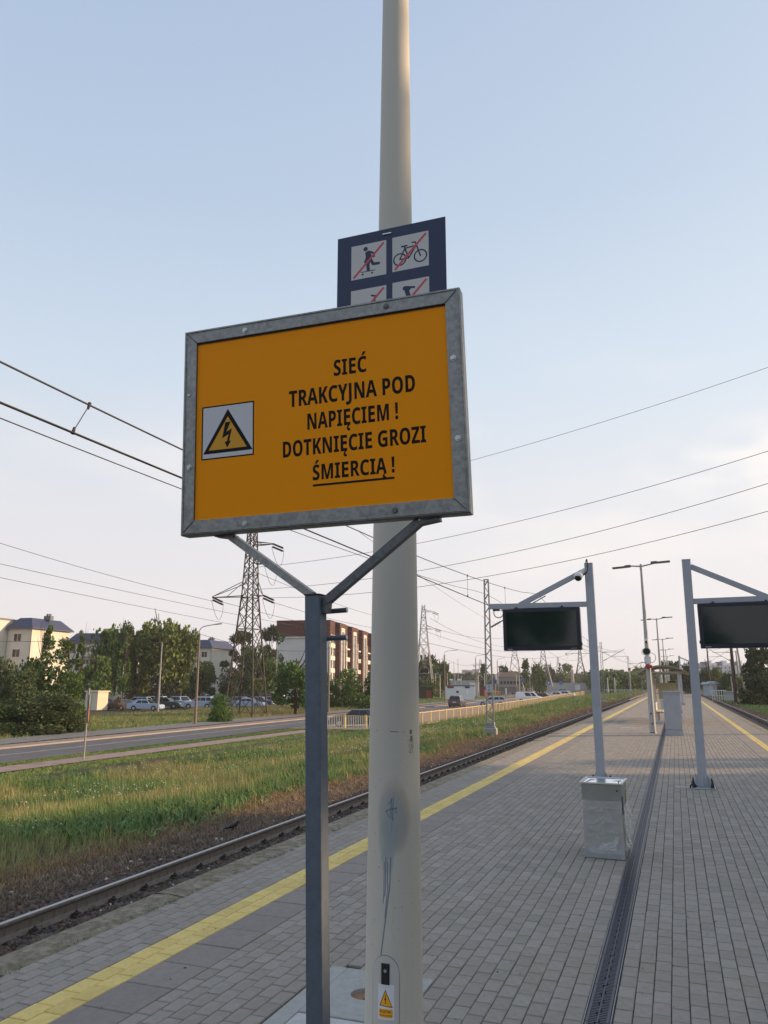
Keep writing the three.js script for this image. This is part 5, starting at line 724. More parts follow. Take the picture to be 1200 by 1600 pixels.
// ================================================================== BUILDINGS
const winGlass = new THREE.MeshPhysicalMaterial({ color: new THREE.Color().setRGB(0.02, 0.022, 0.028), roughness: 0.12, side: THREE.DoubleSide }), winFrame = mat(0.62, 0.61, 0.58, 0.6), cream = mat(0.68, 0.65, 0.56, 0.85, { map: wall02 }), whiteWall = mat(0.66, 0.67, 0.64, 0.85, { map: wall02 }), brickM = mat(0.115, 0.043, 0.037, 0.85, { map: rep(T.stone, 0.5) }), blueRoof = mat(0.04, 0.05, 0.105, 0.55), parapet = mat(0.70, 0.68, 0.60, 0.8, { map: wall02 });
function windowAt(parent, x, y, z, w, h, faceX, frameW = 0.09) { // faceX: window looks to +x, else to +z
  const fr = M('window', faceX ? [box(0.06, frameW, w, x + 0.02, y + h / 2, z), box(0.06, frameW, w, x + 0.02, y - h / 2, z), box(0.06, h - frameW, frameW, x + 0.02, y, z - w / 2 + frameW / 2), box(0.06, h - frameW, frameW, x + 0.02, y, z + w / 2 - frameW / 2), box(0.05, h - frameW, frameW * 0.8, x + 0.02, y, z)] : [box(w, frameW, 0.06, x, y + h / 2, z + 0.02), box(w, frameW, 0.06, x, y - h / 2, z + 0.02), box(frameW, h - frameW, 0.06, x - w / 2 + frameW / 2, y, z + 0.02), box(frameW, h - frameW, 0.06, x + w / 2 - frameW / 2, y, z + 0.02), box(frameW * 0.8, h - frameW, 0.05, x, y, z + 0.02)], winFrame, parent);
  M('pane', faceX ? box(0.02, h, w, x + 0.012, y, z) : box(w, h, 0.02, x, y, z + 0.012), winGlass, fr); return fr;
}
function hipRoof(x0, x1, z0, z1, y, h, inset, over = 0.55) {
  const a = [V(x0 - over, y, z0 + over), V(x1 + over, y, z0 + over), V(x1 + over, y, z1 - over), V(x0 - over, y, z1 - over)], b = [V(x0 + inset, y + h, z0 - inset), V(x1 - inset, y + h, z0 - inset), V(x1 - inset, y + h, z1 + inset), V(x0 + inset, y + h, z1 + inset)], e = a.map((v) => V(v.x, y - 0.22, v.z));
  const q = [[b[0], b[1], b[2], b[3]], [e[0], e[3], e[2], e[1]]]; for (let i = 0; i < 4; i++) { const j = (i + 1) % 4; q.push([a[i], a[j], b[j], b[i]], [e[i], e[j], a[j], a[i]]); } return muv(quads(q));
}
function creamBlock(label, px, d, turn, front, side, eave, top, o = {}) {
  const p = at(px, 990, d); p.y = ROAD; const t = thing('apartment_block', label, 'apartment block', p, turn);
  M('wall', box(front, eave, side, -front / 2, eave / 2, -side / 2), cream, t);
  const r = M('roof', hipRoof(-front, 0, 0, -side, eave + 0.2, top - eave, 1.3), blueRoof, t);
  M('chimney', [box(1.5, 0.9, 0.9, -front * 0.35 + (o.ch || 0), top + 0.4, -side * 0.5), box(0.3, 0.5, 0.3, -front * 0.35 + (o.ch || 0) - 0.3, top + 1.0, -side * 0.5), box(0.3, 0.5, 0.3, -front * 0.35 + (o.ch || 0) + 0.3, top + 1.0, -side * 0.5)], m.galvDark, r);
  M('gutter', [rod(V(-front - 0.55, eave + 0.05, 0.62), V(0.55, eave + 0.05, 0.62), 0.08, 0.08, 8), rod(V(0.62, eave + 0.05, 0.55), V(0.62, eave + 0.05, -side - 0.5), 0.08, 0.08, 8), rod(V(0.12, 0, 0.12), V(0.12, eave, 0.12), 0.07, 0.07, 8)], m.galvDark, r);
  const fl = 2.85; for (let k = 0; k < Math.floor(eave / fl); k++) { const y = eave - 1.6 - k * fl; if (y < 1) break; for (const x of o.wins || []) windowAt(t, x, y, 0, 1.7, 1.45, false); for (const z of o.sideWins || []) windowAt(t, 0, y, z, 1.1, 1.4, true); for (const x of o.balc || []) { const b = M('balcony', [box(3.0, 1.05, 0.12, x, y - 0.95, 1.15), box(3.0, 0.16, 1.2, x, y - 1.45, 0.6), box(0.12, 1.05, 1.1, x - 1.44, y - 0.95, 0.6), box(0.12, 1.05, 1.1, x + 1.44, y - 0.95, 0.6)], cream, t); void b; } }
  return t;
}
creamBlock('cream block with dark blue roof at the left edge, end wall lit by the sun', 49, 143, 0.10, 5.1, 11.0, 13.4, 15.3, { wins: [-2.9], ch: 0.9 }).children;
{ const p = at(49, 990, 143); p.y = ROAD; const t = thing('block_wing', 'plain pale wing of an apartment block at the very left edge', 'apartment block', p, 0.10); M('wall', box(11, 15.0, 8, -10.75, 7.5, 1.2), cream, t); M('roof_slab', box(11.3, 0.3, 8.3, -10.75, 15.15, 1.2), m.galvDark, t); windowAt(t, -12, 11.6, 5.2, 1.6, 1.4, false); }
{ const b = creamBlock('long cream block with dark blue roof and balconies behind the ash trees', 196, 182, 0.30, 13.5, 12, 12.7, 14.9, { wins: [-12.4, -9, -6, -2.6], balc: [-9.2, -2.9], ch: -1 }); void b; }
{ const b = creamBlock('second part of the blue-roofed block behind the olive tree', 262, 196, 0.30, 11, 12, 12.6, 14.6, { wins: [-8.5, -5.2, -2], balc: [-5] }); void b; }
creamBlock('small cream block with blue roof behind the brown lamp, sunlit end wall', 331, 196, 0.10, 9.5, 13, 12.2, 14.1, { wins: [-7.6, -5.0, -1.8], balc: [-6], sideWins: [] });
{ // brick and white block with stair towers
  const p = at(515.5, 1000, 176); p.y = ROAD; const t = thing('brick_block', 'white and brown brick apartment block with stair towers behind sign post', 'apartment block', p, 10.7 * R);
  const top = 17.5, wh = 13.75, W = 12.6, L = 74;
  M('wall', box(W, wh, L, -W / 2, wh / 2, -L / 2), whiteWall, t); M('upper_wall', box(W + 0.06, top - wh, L + 0.06, -W / 2, (top + wh) / 2 + 0.001, -L / 2), brickM, t);
  M('cornice', [box(W + 0.5, 0.28, 0.4, -W / 2, wh, 0.2), box(0.55, 0.28, 5.0, 0.3, wh, -2.6)], parapet, t); M('coping', [box(W + 0.2, 0.12, 0.3, -W / 2, top + 0.05, 0), box(0.3, 0.12, L, 0, top + 0.05, -L / 2 - 0.2)], m.galvDark, t); M('chimney', [rbox(1.6, 0.7, 1.2, 0.04, -4.2, top + 0.4, -1.5), rod(V(-4.2, top + 0.7, -1.5), V(-4.2, top + 2.4, -1.5), 0.05, 0.05, 5)], m.galvDark, t);
  for (let k = 0; k < 5; k++) {
    const z0 = -5.1 - k * 13.7, z1 = z0 - 6.9;
    const tw = M('stair_tower', box(1.25, top - 0.15, 6.9, 0.5, (top - 0.15) / 2, (z0 + z1) / 2), brickM, t);
    const zc = z0 - 2.9; M('stair_frame', [box(0.2, top - 2.2, 0.55, 1.2, (top - 2.2) / 2, zc + 1.65), box(0.2, top - 2.2, 0.55, 1.2, (top - 2.2) / 2, zc - 1.65), box(0.2, 0.9, 3.85, 1.2, top - 1.75, zc)], parapet, tw); M('stair_glazing', box(0.06, top - 2.2, 2.75, 1.14, (top - 2.2) / 2, zc), mat(0.16, 0.16, 0.17, 0.2), tw); for (let f = 0; f < 6; f++) M('glazing_bar', box(0.04, 0.22, 2.75, 1.19, 1.4 + f * 2.8, zc), m.galvDark, tw);
  }
  for (let k = 0; k < 5; k++) { const z0 = k === 0 ? -0.3 : -12.0 - (k - 1) * 13.7, z1 = k === 0 ? -5.1 : -18.8 - (k - 1) * 13.7, zc = (z0 + z1) / 2;
    for (let f = 0; f < 5; f++) { const y = 1.7 + f * 2.8; for (const q of [-1, 1]) windowAt(t, 0.04, y + 0.5, zc + q * 1.25, 1.35, f === 4 ? 1.95 : 2.0, true, 0.1); if (f < 5 && k > 0) { M('balcony', [box(0.12, f === 4 ? 0.3 : 1.0, 4.2, 1.0, y - 0.95 + (f === 4 ? -0.3 : 0), zc + 0.6), box(1.0, 0.2, 4.2, 0.5, y - 1.36, zc + 0.6)], parapet, t); } else M('sill_band', box(0.14, 0.9, 4.4, 0.07, y - 1.0, zc), f === 4 ? parapet : whiteWall, t); } }
}
function shed(name, label, cat, x0, x1, yb, yt, d, depth, wallM, roofM, o = {}) {
  const a = at(x0, yb, d), b = at(x1, yb, d), y0 = o.base ?? ROAD, H = at((x0 + x1) / 2, yt, d).y - y0, w = Math.hypot(a.x - b.x, a.z - b.z), t = thing(name, label, cat, [(a.x + b.x) / 2, y0, (a.z + b.z) / 2], YAW + (o.turn || 0));
  M('wall', box(w, H - 0.15, depth, 0, (H - 0.15) / 2, -depth / 2), wallM, t); M('roof', o.gable ? muv(shapeExtrude([[-w / 2 - 0.4, H - 0.16], [w / 2 + 0.4, H - 0.16], [w * 0.36, H + o.gable], [-w * 0.36, H + o.gable]], depth + 0.6).translate(0, 0, -depth - 0.3)) : box(w + 0.25, 0.16, depth + 0.25, 0, H - 0.07, -depth / 2), roofM, t);
  if (o.extra) o.extra(t, w, H); return t;
}
shed('white_hut', 'white panelled hut with red and blue name boards across the road', 'hut', 697, 741.5, 1086, 1071, 170, 3, mat(0.62, 0.66, 0.66, 0.6), m.dark, { extra: (t, w, H) => { for (let i = 0; i < 10; i++) M('wall_panel', box(w / 10 - 0.08, H - 0.35, 0.05, -w / 2 + (i + 0.5) * w / 10, (H - 0.3) / 2, 0.02), mat(0.63, 0.67, 0.67, 0.6), t); M('name_board', box(1.4, 0.38, 0.08, -w * 0.34, H - 0.38, 0.08), mat(0.20, 0.03, 0.05, 0.6), t); M('name_board', box(1.0, 0.38, 0.08, w * 0.25, H - 0.38, 0.08), mat(0.03, 0.05, 0.12, 0.6), t); M('window', box(0.55, 0.42, 0.07, -w * 0.10, H * 0.56, 0.04), m.black, t); M('door', box(0.4, 1.1, 0.07, w * 0.25, H * 0.52, 0.045), m.white, t); } });
shed('long_shed', 'long grey shed behind the white hut', 'shed', 688, 745, 1080, 1063, 262, 10, mat(0.40, 0.44, 0.44, 0.7), mat(0.42, 0.45, 0.46, 0.6));
shed('white_booth', 'small white booth right behind the hut', 'booth', 735, 749, 1082, 1066.5, 205, 3, m.white, m.white);
shed('brown_screen_wall', 'dark red-brown screen wall right of the hut', 'wall', 742, 766, 1083, 1072.5, 215, 0.4, mat(0.16, 0.045, 0.035, 0.8), m.dark);
shed('brick_outbuilding', 'overgrown dark outbuilding with rusty door right of the column', 'shed', 655, 676, 1086, 1073, 180, 4, mat(0.05, 0.045, 0.03, 0.9), m.dark, { extra: (t, w, H) => { M('door', box(1.2, H * 0.7, 0.08, w * 0.22, H * 0.36, 0.06), mat(0.22, 0.05, 0.035, 0.8), t); } });
shed('low_building', 'low tan-roofed building right of the lattice mast', 'building', 780, 813, 1075, 1057, 300, 10, mat(0.24, 0.21, 0.20, 0.8), mat(0.36, 0.27, 0.19, 0.8), { gable: 1.6, extra: (t, w, H) => { for (let i = 0; i < 6; i++) M('window', box(0.8, 1.0, 0.08, -w / 2 + (i + 0.7) * w / 6.4, H * 0.62, 0.05), m.black, t); } });
shed('concrete_ramp', 'grey concrete ramp wall in front of the low building', 'wall', 779, 808, 1086, 1072, 250, 5, mat(0.28, 0.26, 0.25, 0.9, { map: T.moss }), mat(0.34, 0.32, 0.30, 0.9), { extra: (t, w, H) => { for (let i = 0; i < 3; i++) M('rubble_block', box(1.3, 1.1 - 0.2 * i, 0.9, -w / 2 + 1.4 + 2.0 * i, 0.5 - 0.1 * i, 0.7), mat(0.25 + 0.05 * i, 0.235, 0.22, 0.9), t); M('white_column', box(0.5, H * 0.75, 0.5, -w * 0.12, H * 0.38, 1.2), m.white, t); } });
shed('noise_barrier', 'long pale wall in the distance below the left screen', 'wall', 845, 935, 1080, 1067, 340, 0.5, mat(0.42, 0.42, 0.41, 0.85), mat(0.45, 0.45, 0.44, 0.8));
for (const [l, x0, x1, yt, d, c] of [['far bluish tower block over the trees above the hut', 724, 731, 1046.5, 900, [0.36, 0.46, 0.52]], ['far pinkish tower block beside the bluish one', 731.3, 738.5, 1047, 905, [0.56, 0.44, 0.40]], ['far grey tower block behind the hut lamp', 740.5, 749, 1045.5, 930, [0.42, 0.46, 0.52]], ['far pale block row seen under the right screen', 1094, 1166, 1040, 640, [0.52, 0.54, 0.58]], ['far reddish block between the woods left of the loudspeaker lamp', 984, 1006, 1052, 420, [0.24, 0.13, 0.12]]]) {
  shed('tower_block', l, 'apartment block', x0, x1, 1075, yt, d, 14, mat(...c, 0.85), mat(0.3, 0.3, 0.32, 0.8), { extra: (t, w, H) => { const nx = Math.max(3, Math.round(w / 3.4)), ny = Math.max(3, Math.round(H / 3.1)), g = []; for (let i = 0; i < nx; i++) for (let j = 2; j < ny; j++) g.push(box(1.3, 1.4, 0.08, -w / 2 + (i + 0.5) * w / nx, (j + 0.4) * H / ny, 0.05)); const wm = M('windows', g, mat(0.12, 0.13, 0.15, 0.3), t); wm.userData.kind = 'stuff'; if (w > 20) for (let i = 0; i < 9; i++) M('roof_house', box(3.4, 2.2 + (i % 3), 5, -w / 2 + (i + 0.5) * w / 9, H + 1 + (i % 3) * 0.5, -5), i % 3 === 1 ? mat(0.08, 0.1, 0.2, 0.7) : m.white, t); } });
}
{ // small roadside things by the hut and the far parking
  const post = (name, label, cat, x, yb, yt, d, fn) => { const p = at(x, (yb + yt) / 2, d); p.y = ROAD; const t = thing(name, label, cat, p, YAW), H = at(x, yt, d).y - ROAD; fn(t, H); return t; };
  const P = (w) => (t, H) => M('shaft', rod(V(0, 0, 0), V(0, H, 0), w, w * 0.8, 7), mat(0.42, 0.38, 0.34, 0.8), t);
  for (const [l, x, yt, d, w, arm] of [['pale post left of the hut beside the pale pylon', 687.5, 1054, 190, 0.14, 1], ['pale post just above the hut roof on its left', 699, 1052, 215, 0.13, 0], ['pale post with white lanterns above the middle of the hut', 711, 1053, 220, 0.14, 2], ['thin mast rising high above the hut', 716, 1029, 330, 0.12, 0], ['thinner mast left of the high one above the hut', 709.5, 1033, 335, 0.11, 0], ['short pale post above the right part of the hut', 721, 1056, 225, 0.12, 0], ['pale post right of the second hut lamp', 757, 1052, 230, 0.16, 0], ['concrete post left of the lattice mast', 746.8, 1056, 200, 0.2, 0], ['pale pole standing between hut and pale pylon', 680.5, 1052, 200, 0.14, 1], ['thin pole near the low building', 807, 1053, 280, 0.15, 0], ['dark pole under the left part of the left screen', 811, 1030, 270, 0.17, 0], ['pale concrete mast in the woods under the left screen', 895, 1047, 380, 0.9, 0]]) post('pole', l, 'pole', x, 1082, yt, d, (t, H) => { P(w)(t, H); if (arm === 1) M('crossbar', box(2.4, 0.12, 0.12, -0.6, H - 0.1, 0), m.lampPoleGrey, t); if (arm === 2) { M('crossbar', box(1.6, 0.1, 0.1, 0, H - 0.6, 0), m.lampPoleGrey, t); for (const s of [-1, 1]) M('lantern', rbox(0.9, 0.5, 0.5, 0.1, s * 1.1, H - 1.6, 0), m.white, t); } });
  const sign = (label, x, d, yt, txt, c, w = 1.5) => post('traffic_sign', label, 'traffic sign', x, 1082, yt, d, (t, H) => { M('pole', rod(V(0, 0, 0), V(0, H - w - 0.05, -0.05), 0.07, 0.07, 7), m.lampPoleGrey, t); M('sign_plate', box(w, w, 0.05, 0, H - w / 2, 0), mat(...c, 0.5), t); if (txt) { const tx = canvasTex(128, 128, (g) => { g.fillStyle = '#1f58c8'; g.fillRect(0, 0, 128, 128); g.fillStyle = '#fff'; g.font = 'bold 110px ' + FONT; g.textAlign = 'center'; g.fillText('P', 64, 103); }); M('sign_print', new THREE.PlaneGeometry(w * 0.94, w * 0.94).translate(0, H - w / 2, 0.028), new THREE.MeshStandardMaterial({ map: tx, roughness: 0.5, side: THREE.DoubleSide }), t); } });
  sign('blue parking sign with a white P behind the parked cars', 857.5, 250, 1064, 'P', [0.02, 0.10, 0.45], 1.2); sign('blue sign right of the parking sign', 876.5, 255, 1064.5, null, [0.03, 0.16, 0.36], 1.1); sign('blue sign standing under the left part of the left screen', 817, 240, 1061, null, [0.03, 0.10, 0.30], 1.0); sign('blue warning sign right of the lattice mast', 773.5, 210, 1062, null, [0.02, 0.04, 0.25], 1.0); sign('pale grey board on the grass at the end of the parked row', 902.5, 235, 1070, null, [0.5, 0.52, 0.55], 1.5); sign('round white mirror-like sign on a pole behind the van', 828, 200, 1054, null, [0.6, 0.6, 0.6], 0.5);
  post('banner', 'white vertical banner right of the lattice mast', 'banner', 776.5, 1082, 1054, 225, (t, H) => { M('pole', rod(V(-0.4, 0, 0), V(-0.4, H, 0), 0.06, 0.05, 6), m.lampPoleGrey, t); const q = []; for (let i = 0; i < 8; i++) { const y0 = H - i * 0.32, y1 = y0 - 0.32, w = (i) => 0.05 * Math.sin(i * 1.3); q.push([V(-0.35, y0, w(i)), V(0.45, y0, w(i + 0.6)), V(0.45, y1, w(i + 1.6)), V(-0.35, y1, w(i + 1))]); } M('cloth', quads(q), m.white, t); });
  post('road_barrier', 'small yellow-orange road barrier right of the lattice mast', 'barrier', 776, 1087, 1080, 205, (t, H) => { for (let i = 0; i < 4; i++) M('upright', box(0.14, H, 0.1, -0.9 + i * 0.6, H / 2, 0), mat(0.75, 0.36, 0.05, 0.6), t); for (const y of [0.12, H - 0.08]) M('rail', box(2.0, 0.14, 0.09, 0, y, 0), mat(0.75, 0.36, 0.05, 0.6), t); });
  post('hydrant', 'red hydrant-like post left of the lattice mast', 'hydrant', 757.5, 1083, 1078, 200, (t, H) => { M('barrel', new THREE.LatheGeometry([[0.3, 0], [0.3, 0.15], [0.22, 0.2], [0.22, H * 0.8], [0.28, H * 0.85], [0.1, H], [0, H]].map(([a, b]) => new THREE.Vector2(a, b)), 14), mat(0.5, 0.07, 0.04, 0.6), t); });
  // right of the right track
  const railing = (label, x0, x1, yb, yt, d, n) => { const a = at(x0, yb, d), b = at(x1, yb, d); a.y = b.y = -1.1; const h = at((x0 + x1) / 2, yt, d).y + 1.1, t = thing('white_railing', label, 'railing', [0, 0, 0]); for (let i = 0; i <= n; i++) { const v = a.clone().lerp(b, i / n); M('post', bar(v, v.clone().add(V(0, h, 0)), 0.09), mat(0.6, 0.62, 0.6, 0.6), t); } for (const k of [0.55, 0.96]) M('rail', bar(a.clone().add(V(0, h * k, 0)), b.clone().add(V(0, h * k, 0)), 0.08, 0.06), mat(0.6, 0.62, 0.6, 0.6), t); };
  railing('white railing across the far end beyond the right track', 1113, 1135, 1087, 1078, 112, 6); railing('pale railing across the line left of the loudspeaker lamp', 944, 1000, 1083, 1077, 235, 14);
  shed('grey_barrier', 'grey low wall beyond the right track', 'wall', 1134, 1152, 1087, 1080, 110, 0.3, mat(0.34, 0.37, 0.38, 0.8), mat(0.36, 0.38, 0.38, 0.8), { base: -1.1 });
  shed('blue_shed', 'pale blue-white gabled shed far beyond the right track', 'shed', 1109, 1115, 1082, 1068, 150, 3, mat(0.36, 0.43, 0.48, 0.7), mat(0.3, 0.36, 0.4, 0.7), { base: -1.1, gable: 0.3 }); shed('white_gable', 'second pale gabled shed beside the blue-white one', 'shed', 1117, 1121, 1082, 1067, 152, 3, mat(0.4, 0.45, 0.48, 0.7), mat(0.32, 0.38, 0.42, 0.7), { base: -1.1, gable: 0.3 }); shed('dark_shed', 'dark low shed right of the pale gabled sheds', 'shed', 1122, 1133, 1083, 1074, 160, 4, m.dark, m.dark, { base: -1.1, gable: 0.4 });
  for (const [l, x, yb, yt, d, w] of [['leaning pale concrete pole before the dark trees at the right edge', 1167, 1088, 1010, 112, 0.16], ['thinner concrete pole left of the leaning one', 1157, 1080, 1017, 150, 0.15], ['grey pole between the posts right of the track', 1146.5, 1076, 1030, 190, 0.15], ['short white lamp post on the grass beyond the right track', 1145.3, 1080, 1058, 130, 0.09]]) { const p = at(x, yb, d); p.y = -1.2; const t = thing('concrete_pole', l, 'pole', p, YAW), H = at(x, yt, d).y + 1.2; M('shaft', rod(V(0.0, 0, 0), V(yb - yt > 70 ? -0.75 : -0.15, H, 0), w * 1.3, w * 0.8, 8), mat(0.34, 0.31, 0.27, 0.85), t); M('crossarm', yb === 1080 && yt === 1058 ? rbox(0.5, 0.14, 0.25, 0.03, 0, H, 0) : box(0.9, 0.1, 0.1, yb - yt > 70 ? -0.75 : -0.15, H - 0.15, 0), m.lampPoleGrey, t); }
  for (const [l, x, d] of [['signal post left of the track beyond the third mast', 950.5, 210], ['pale post near the far left track', 961.5, 190], ['far red-white post left of the loudspeaker lamp', 986, 240]]) { const p = at(x, 1085, d); p.y = -1; const t = thing('signal_post', l, 'signal', p, YAW), H = at(x, x > 980 ? 1046 : 1056, d).y + 1; M('shaft', rod(V(0, 0, 0), V(0, H, 0), 0.16, 0.14, 8), mat(0.5, 0.48, 0.45, 0.7), t); M('signal_head', rbox(0.7, 0.9, 0.3, 0.06, 0, H, 0), x > 980 ? mat(0.35, 0.1, 0.08, 0.6) : m.dark, t); }
}

// ================================================================== TREES
const leafMat = (r, g, b) => new THREE.MeshPhysicalMaterial({ color: new THREE.Color().setRGB(r, g, b), roughness: 0.75, side: THREE.DoubleSide, vertexColors: true, transmission: 0.18, thickness: 0, specularIntensity: 0.4 });
const LEAF = { mid: leafMat(0.10, 0.175, 0.05), dark: leafMat(0.07, 0.125, 0.045), olive: leafMat(0.125, 0.175, 0.05), lush: leafMat(0.085, 0.175, 0.045), pine: leafMat(0.055, 0.085, 0.042), dull: leafMat(0.085, 0.125, 0.055), yellow: leafMat(0.24, 0.20, 0.06) };
function crown(kind, seed, n, leaf) {                     // unit crown: radius about 1, from 0 to 2 high
  const r = rng(seed), g = () => (r() + r() + r() - 1.5) / 1.5, B = [];
  const nb = { round: 34, shrub: 40, ash: 42, pine: 15, slim: 26, wisp: 22 }[kind];
  for (let i = 0; i < nb; i++) { const a = r() * 6.28, t = r(), u = r();
    if (kind === 'round') { const y = 0.25 + 1.55 * t, w = Math.sqrt(Math.max(0.05, 1 - ((y - 0.95) / 1.05) ** 2)) * (0.35 + 0.55 * Math.sqrt(u)); B.push([Math.cos(a) * w, y, Math.sin(a) * w, 0.20 + 0.20 * r(), 0.8]); }
    else if (kind === 'shrub') { const y = 0.1 + 1.4 * t * t, w = (1 - 0.45 * t) * (0.3 + 0.65 * u); B.push([Math.cos(a) * w, y, Math.sin(a) * w, 0.22 + 0.2 * r(), 0.9]); }
    else if (kind === 'ash') { const h = 0.5 + 1.4 * Math.sqrt(t), w = (0.25 + 0.7 * u) * (h > 1.3 ? 1.25 - 0.4 * h + 0.25 : 0.8); B.push([Math.cos(a) * w, h, Math.sin(a) * w, 0.13 + 0.15 * r(), 1.9]); }
    else if (kind === 'pine') { const y = 0.55 + 1.3 * t, w = 0.15 + 0.65 * u * (1.25 - 0.5 * t); B.push([Math.cos(a) * w, y, Math.sin(a) * w, 0.20 + 0.22 * r(), 0.5]); }
    else if (kind === 'wisp') { const y = 0.1 + 1.8 * t, w = 0.30 * (1 - 0.5 * t) * u; B.push([Math.cos(a) * w + 0.12 * t * t, y, Math.sin(a) * w, 0.05 + 0.07 * r(), 1.2]); }
    else { const y = 0.15 + 1.75 * t, w = 0.26 * Math.sin(Math.min(1, t + 0.15) * 3.0) * u + 0.04; B.push([Math.cos(a) * w, y, Math.sin(a) * w, 0.07 + 0.08 * r(), 1.4]); }
  }
  const P = new Float32Array(n * 18), C = new Float32Array(n * 18), pos = new THREE.Vector3(), nn = V(), up = V(), sd = V();
  for (let i = 0; i < n; i++) {
    const b = B[(r() * nb) | 0]; nn.set(g(), g(), g()).normalize(); const rr = b[3] * (0.35 + 0.75 * Math.sqrt(r())); pos.set(b[0] + nn.x * rr, b[1] + nn.y * rr * b[4], b[2] + nn.z * rr); if (pos.y < 0.02) pos.y = 0.02 + 0.1 * r();
    up.set(nn.x + g() * 0.9, nn.y + 0.35 + g() * 0.9, nn.z + g() * 0.9).normalize(); sd.set(g(), g(), g()).cross(up).normalize();
    const l = leaf * (0.6 + 0.8 * r()), w = l * (kind === 'pine' ? 0.22 : 0.42), fold = V().crossVectors(up, sd).multiplyScalar(w * 0.35);
    const a = pos.clone().addScaledVector(up, -l / 2), c = pos.clone().addScaledVector(up, l / 2), d1 = pos.clone().addScaledVector(sd, w).add(fold), d2 = pos.clone().addScaledVector(sd, -w).add(fold);
    [a, d1, c, a, c, d2].forEach((v, k) => { P[i * 18 + k * 3] = v.x; P[i * 18 + k * 3 + 1] = v.y; P[i * 18 + k * 3 + 2] = v.z; });
    const v = 0.6 + 0.8 * r(), h = r() * 0.12; for (let k = 0; k < 6; k++) { C[i * 18 + k * 3] = v * (1 + h * 1.3); C[i * 18 + k * 3 + 1] = v; C[i * 18 + k * 3 + 2] = v * (1 - h); }
  }
  const G = new THREE.BufferGeometry(); G.setAttribute('position', new THREE.BufferAttribute(P, 3)); G.setAttribute('color', new THREE.BufferAttribute(C, 3)); G.computeVertexNormals(); return G;
}
const crownSets = {};
function crownOf(kind, size, seed) { const key = kind + size + (seed % 3); if (!crownSets[key]) { let [n, l] = { near: [9000, 0.085], mid: [4200, 0.115], far: [1300, 0.20] }[size]; if (kind === 'wisp') { n = (n * 0.3) | 0; l *= 0.55; } if (kind === 'slim') { n = (n * 0.5) | 0; l *= 0.6; } crownSets[key] = crown(kind, 500 + (seed % 3) * 17 + kind.length * 31, n, kind === 'ash' ? l * 1.05 : l); } return crownSets[key]; }
const trunkSets = {};
function trunkOf(kind, seed) { const key = kind + (seed % 3); if (!trunkSets[key]) { const r = rng(900 + (seed % 3)), L = []; const multi = kind === 'shrub'; const top = V((r() - 0.5) * 0.2, kind === 'pine' ? 1.7 : 1.3, (r() - 0.5) * 0.2), st = kind === 'pine' ? 0.05 : 0.07; if (!multi) { const mid = V((r() - 0.5) * 0.1, 0.45, (r() - 0.5) * 0.1); L.push(rod(V(0, -0.9, 0), mid, st * 1.4, st, 8), rod(mid, top, st, st * 0.4, 7)); } for (let i = 0; i < (multi ? 9 : 8); i++) { const a = r() * 6.28, y0 = multi ? -0.4 : 0.15 + 0.8 * r(), w = 0.45 + 0.4 * r(), p = V(0, y0, 0), q = V(Math.cos(a) * w, y0 + 0.55 + 0.5 * r(), Math.sin(a) * w); L.push(rod(p, p.clone().lerp(q, 0.55).add(V(0, -0.05, 0)), st * 0.5, st * 0.32, 6), rod(p.clone().lerp(q, 0.55).add(V(0, -0.05, 0)), q, st * 0.32, st * 0.12, 6)); } trunkSets[key] = merge(L); } return trunkSets[key]; }
let treeSeed = 1;
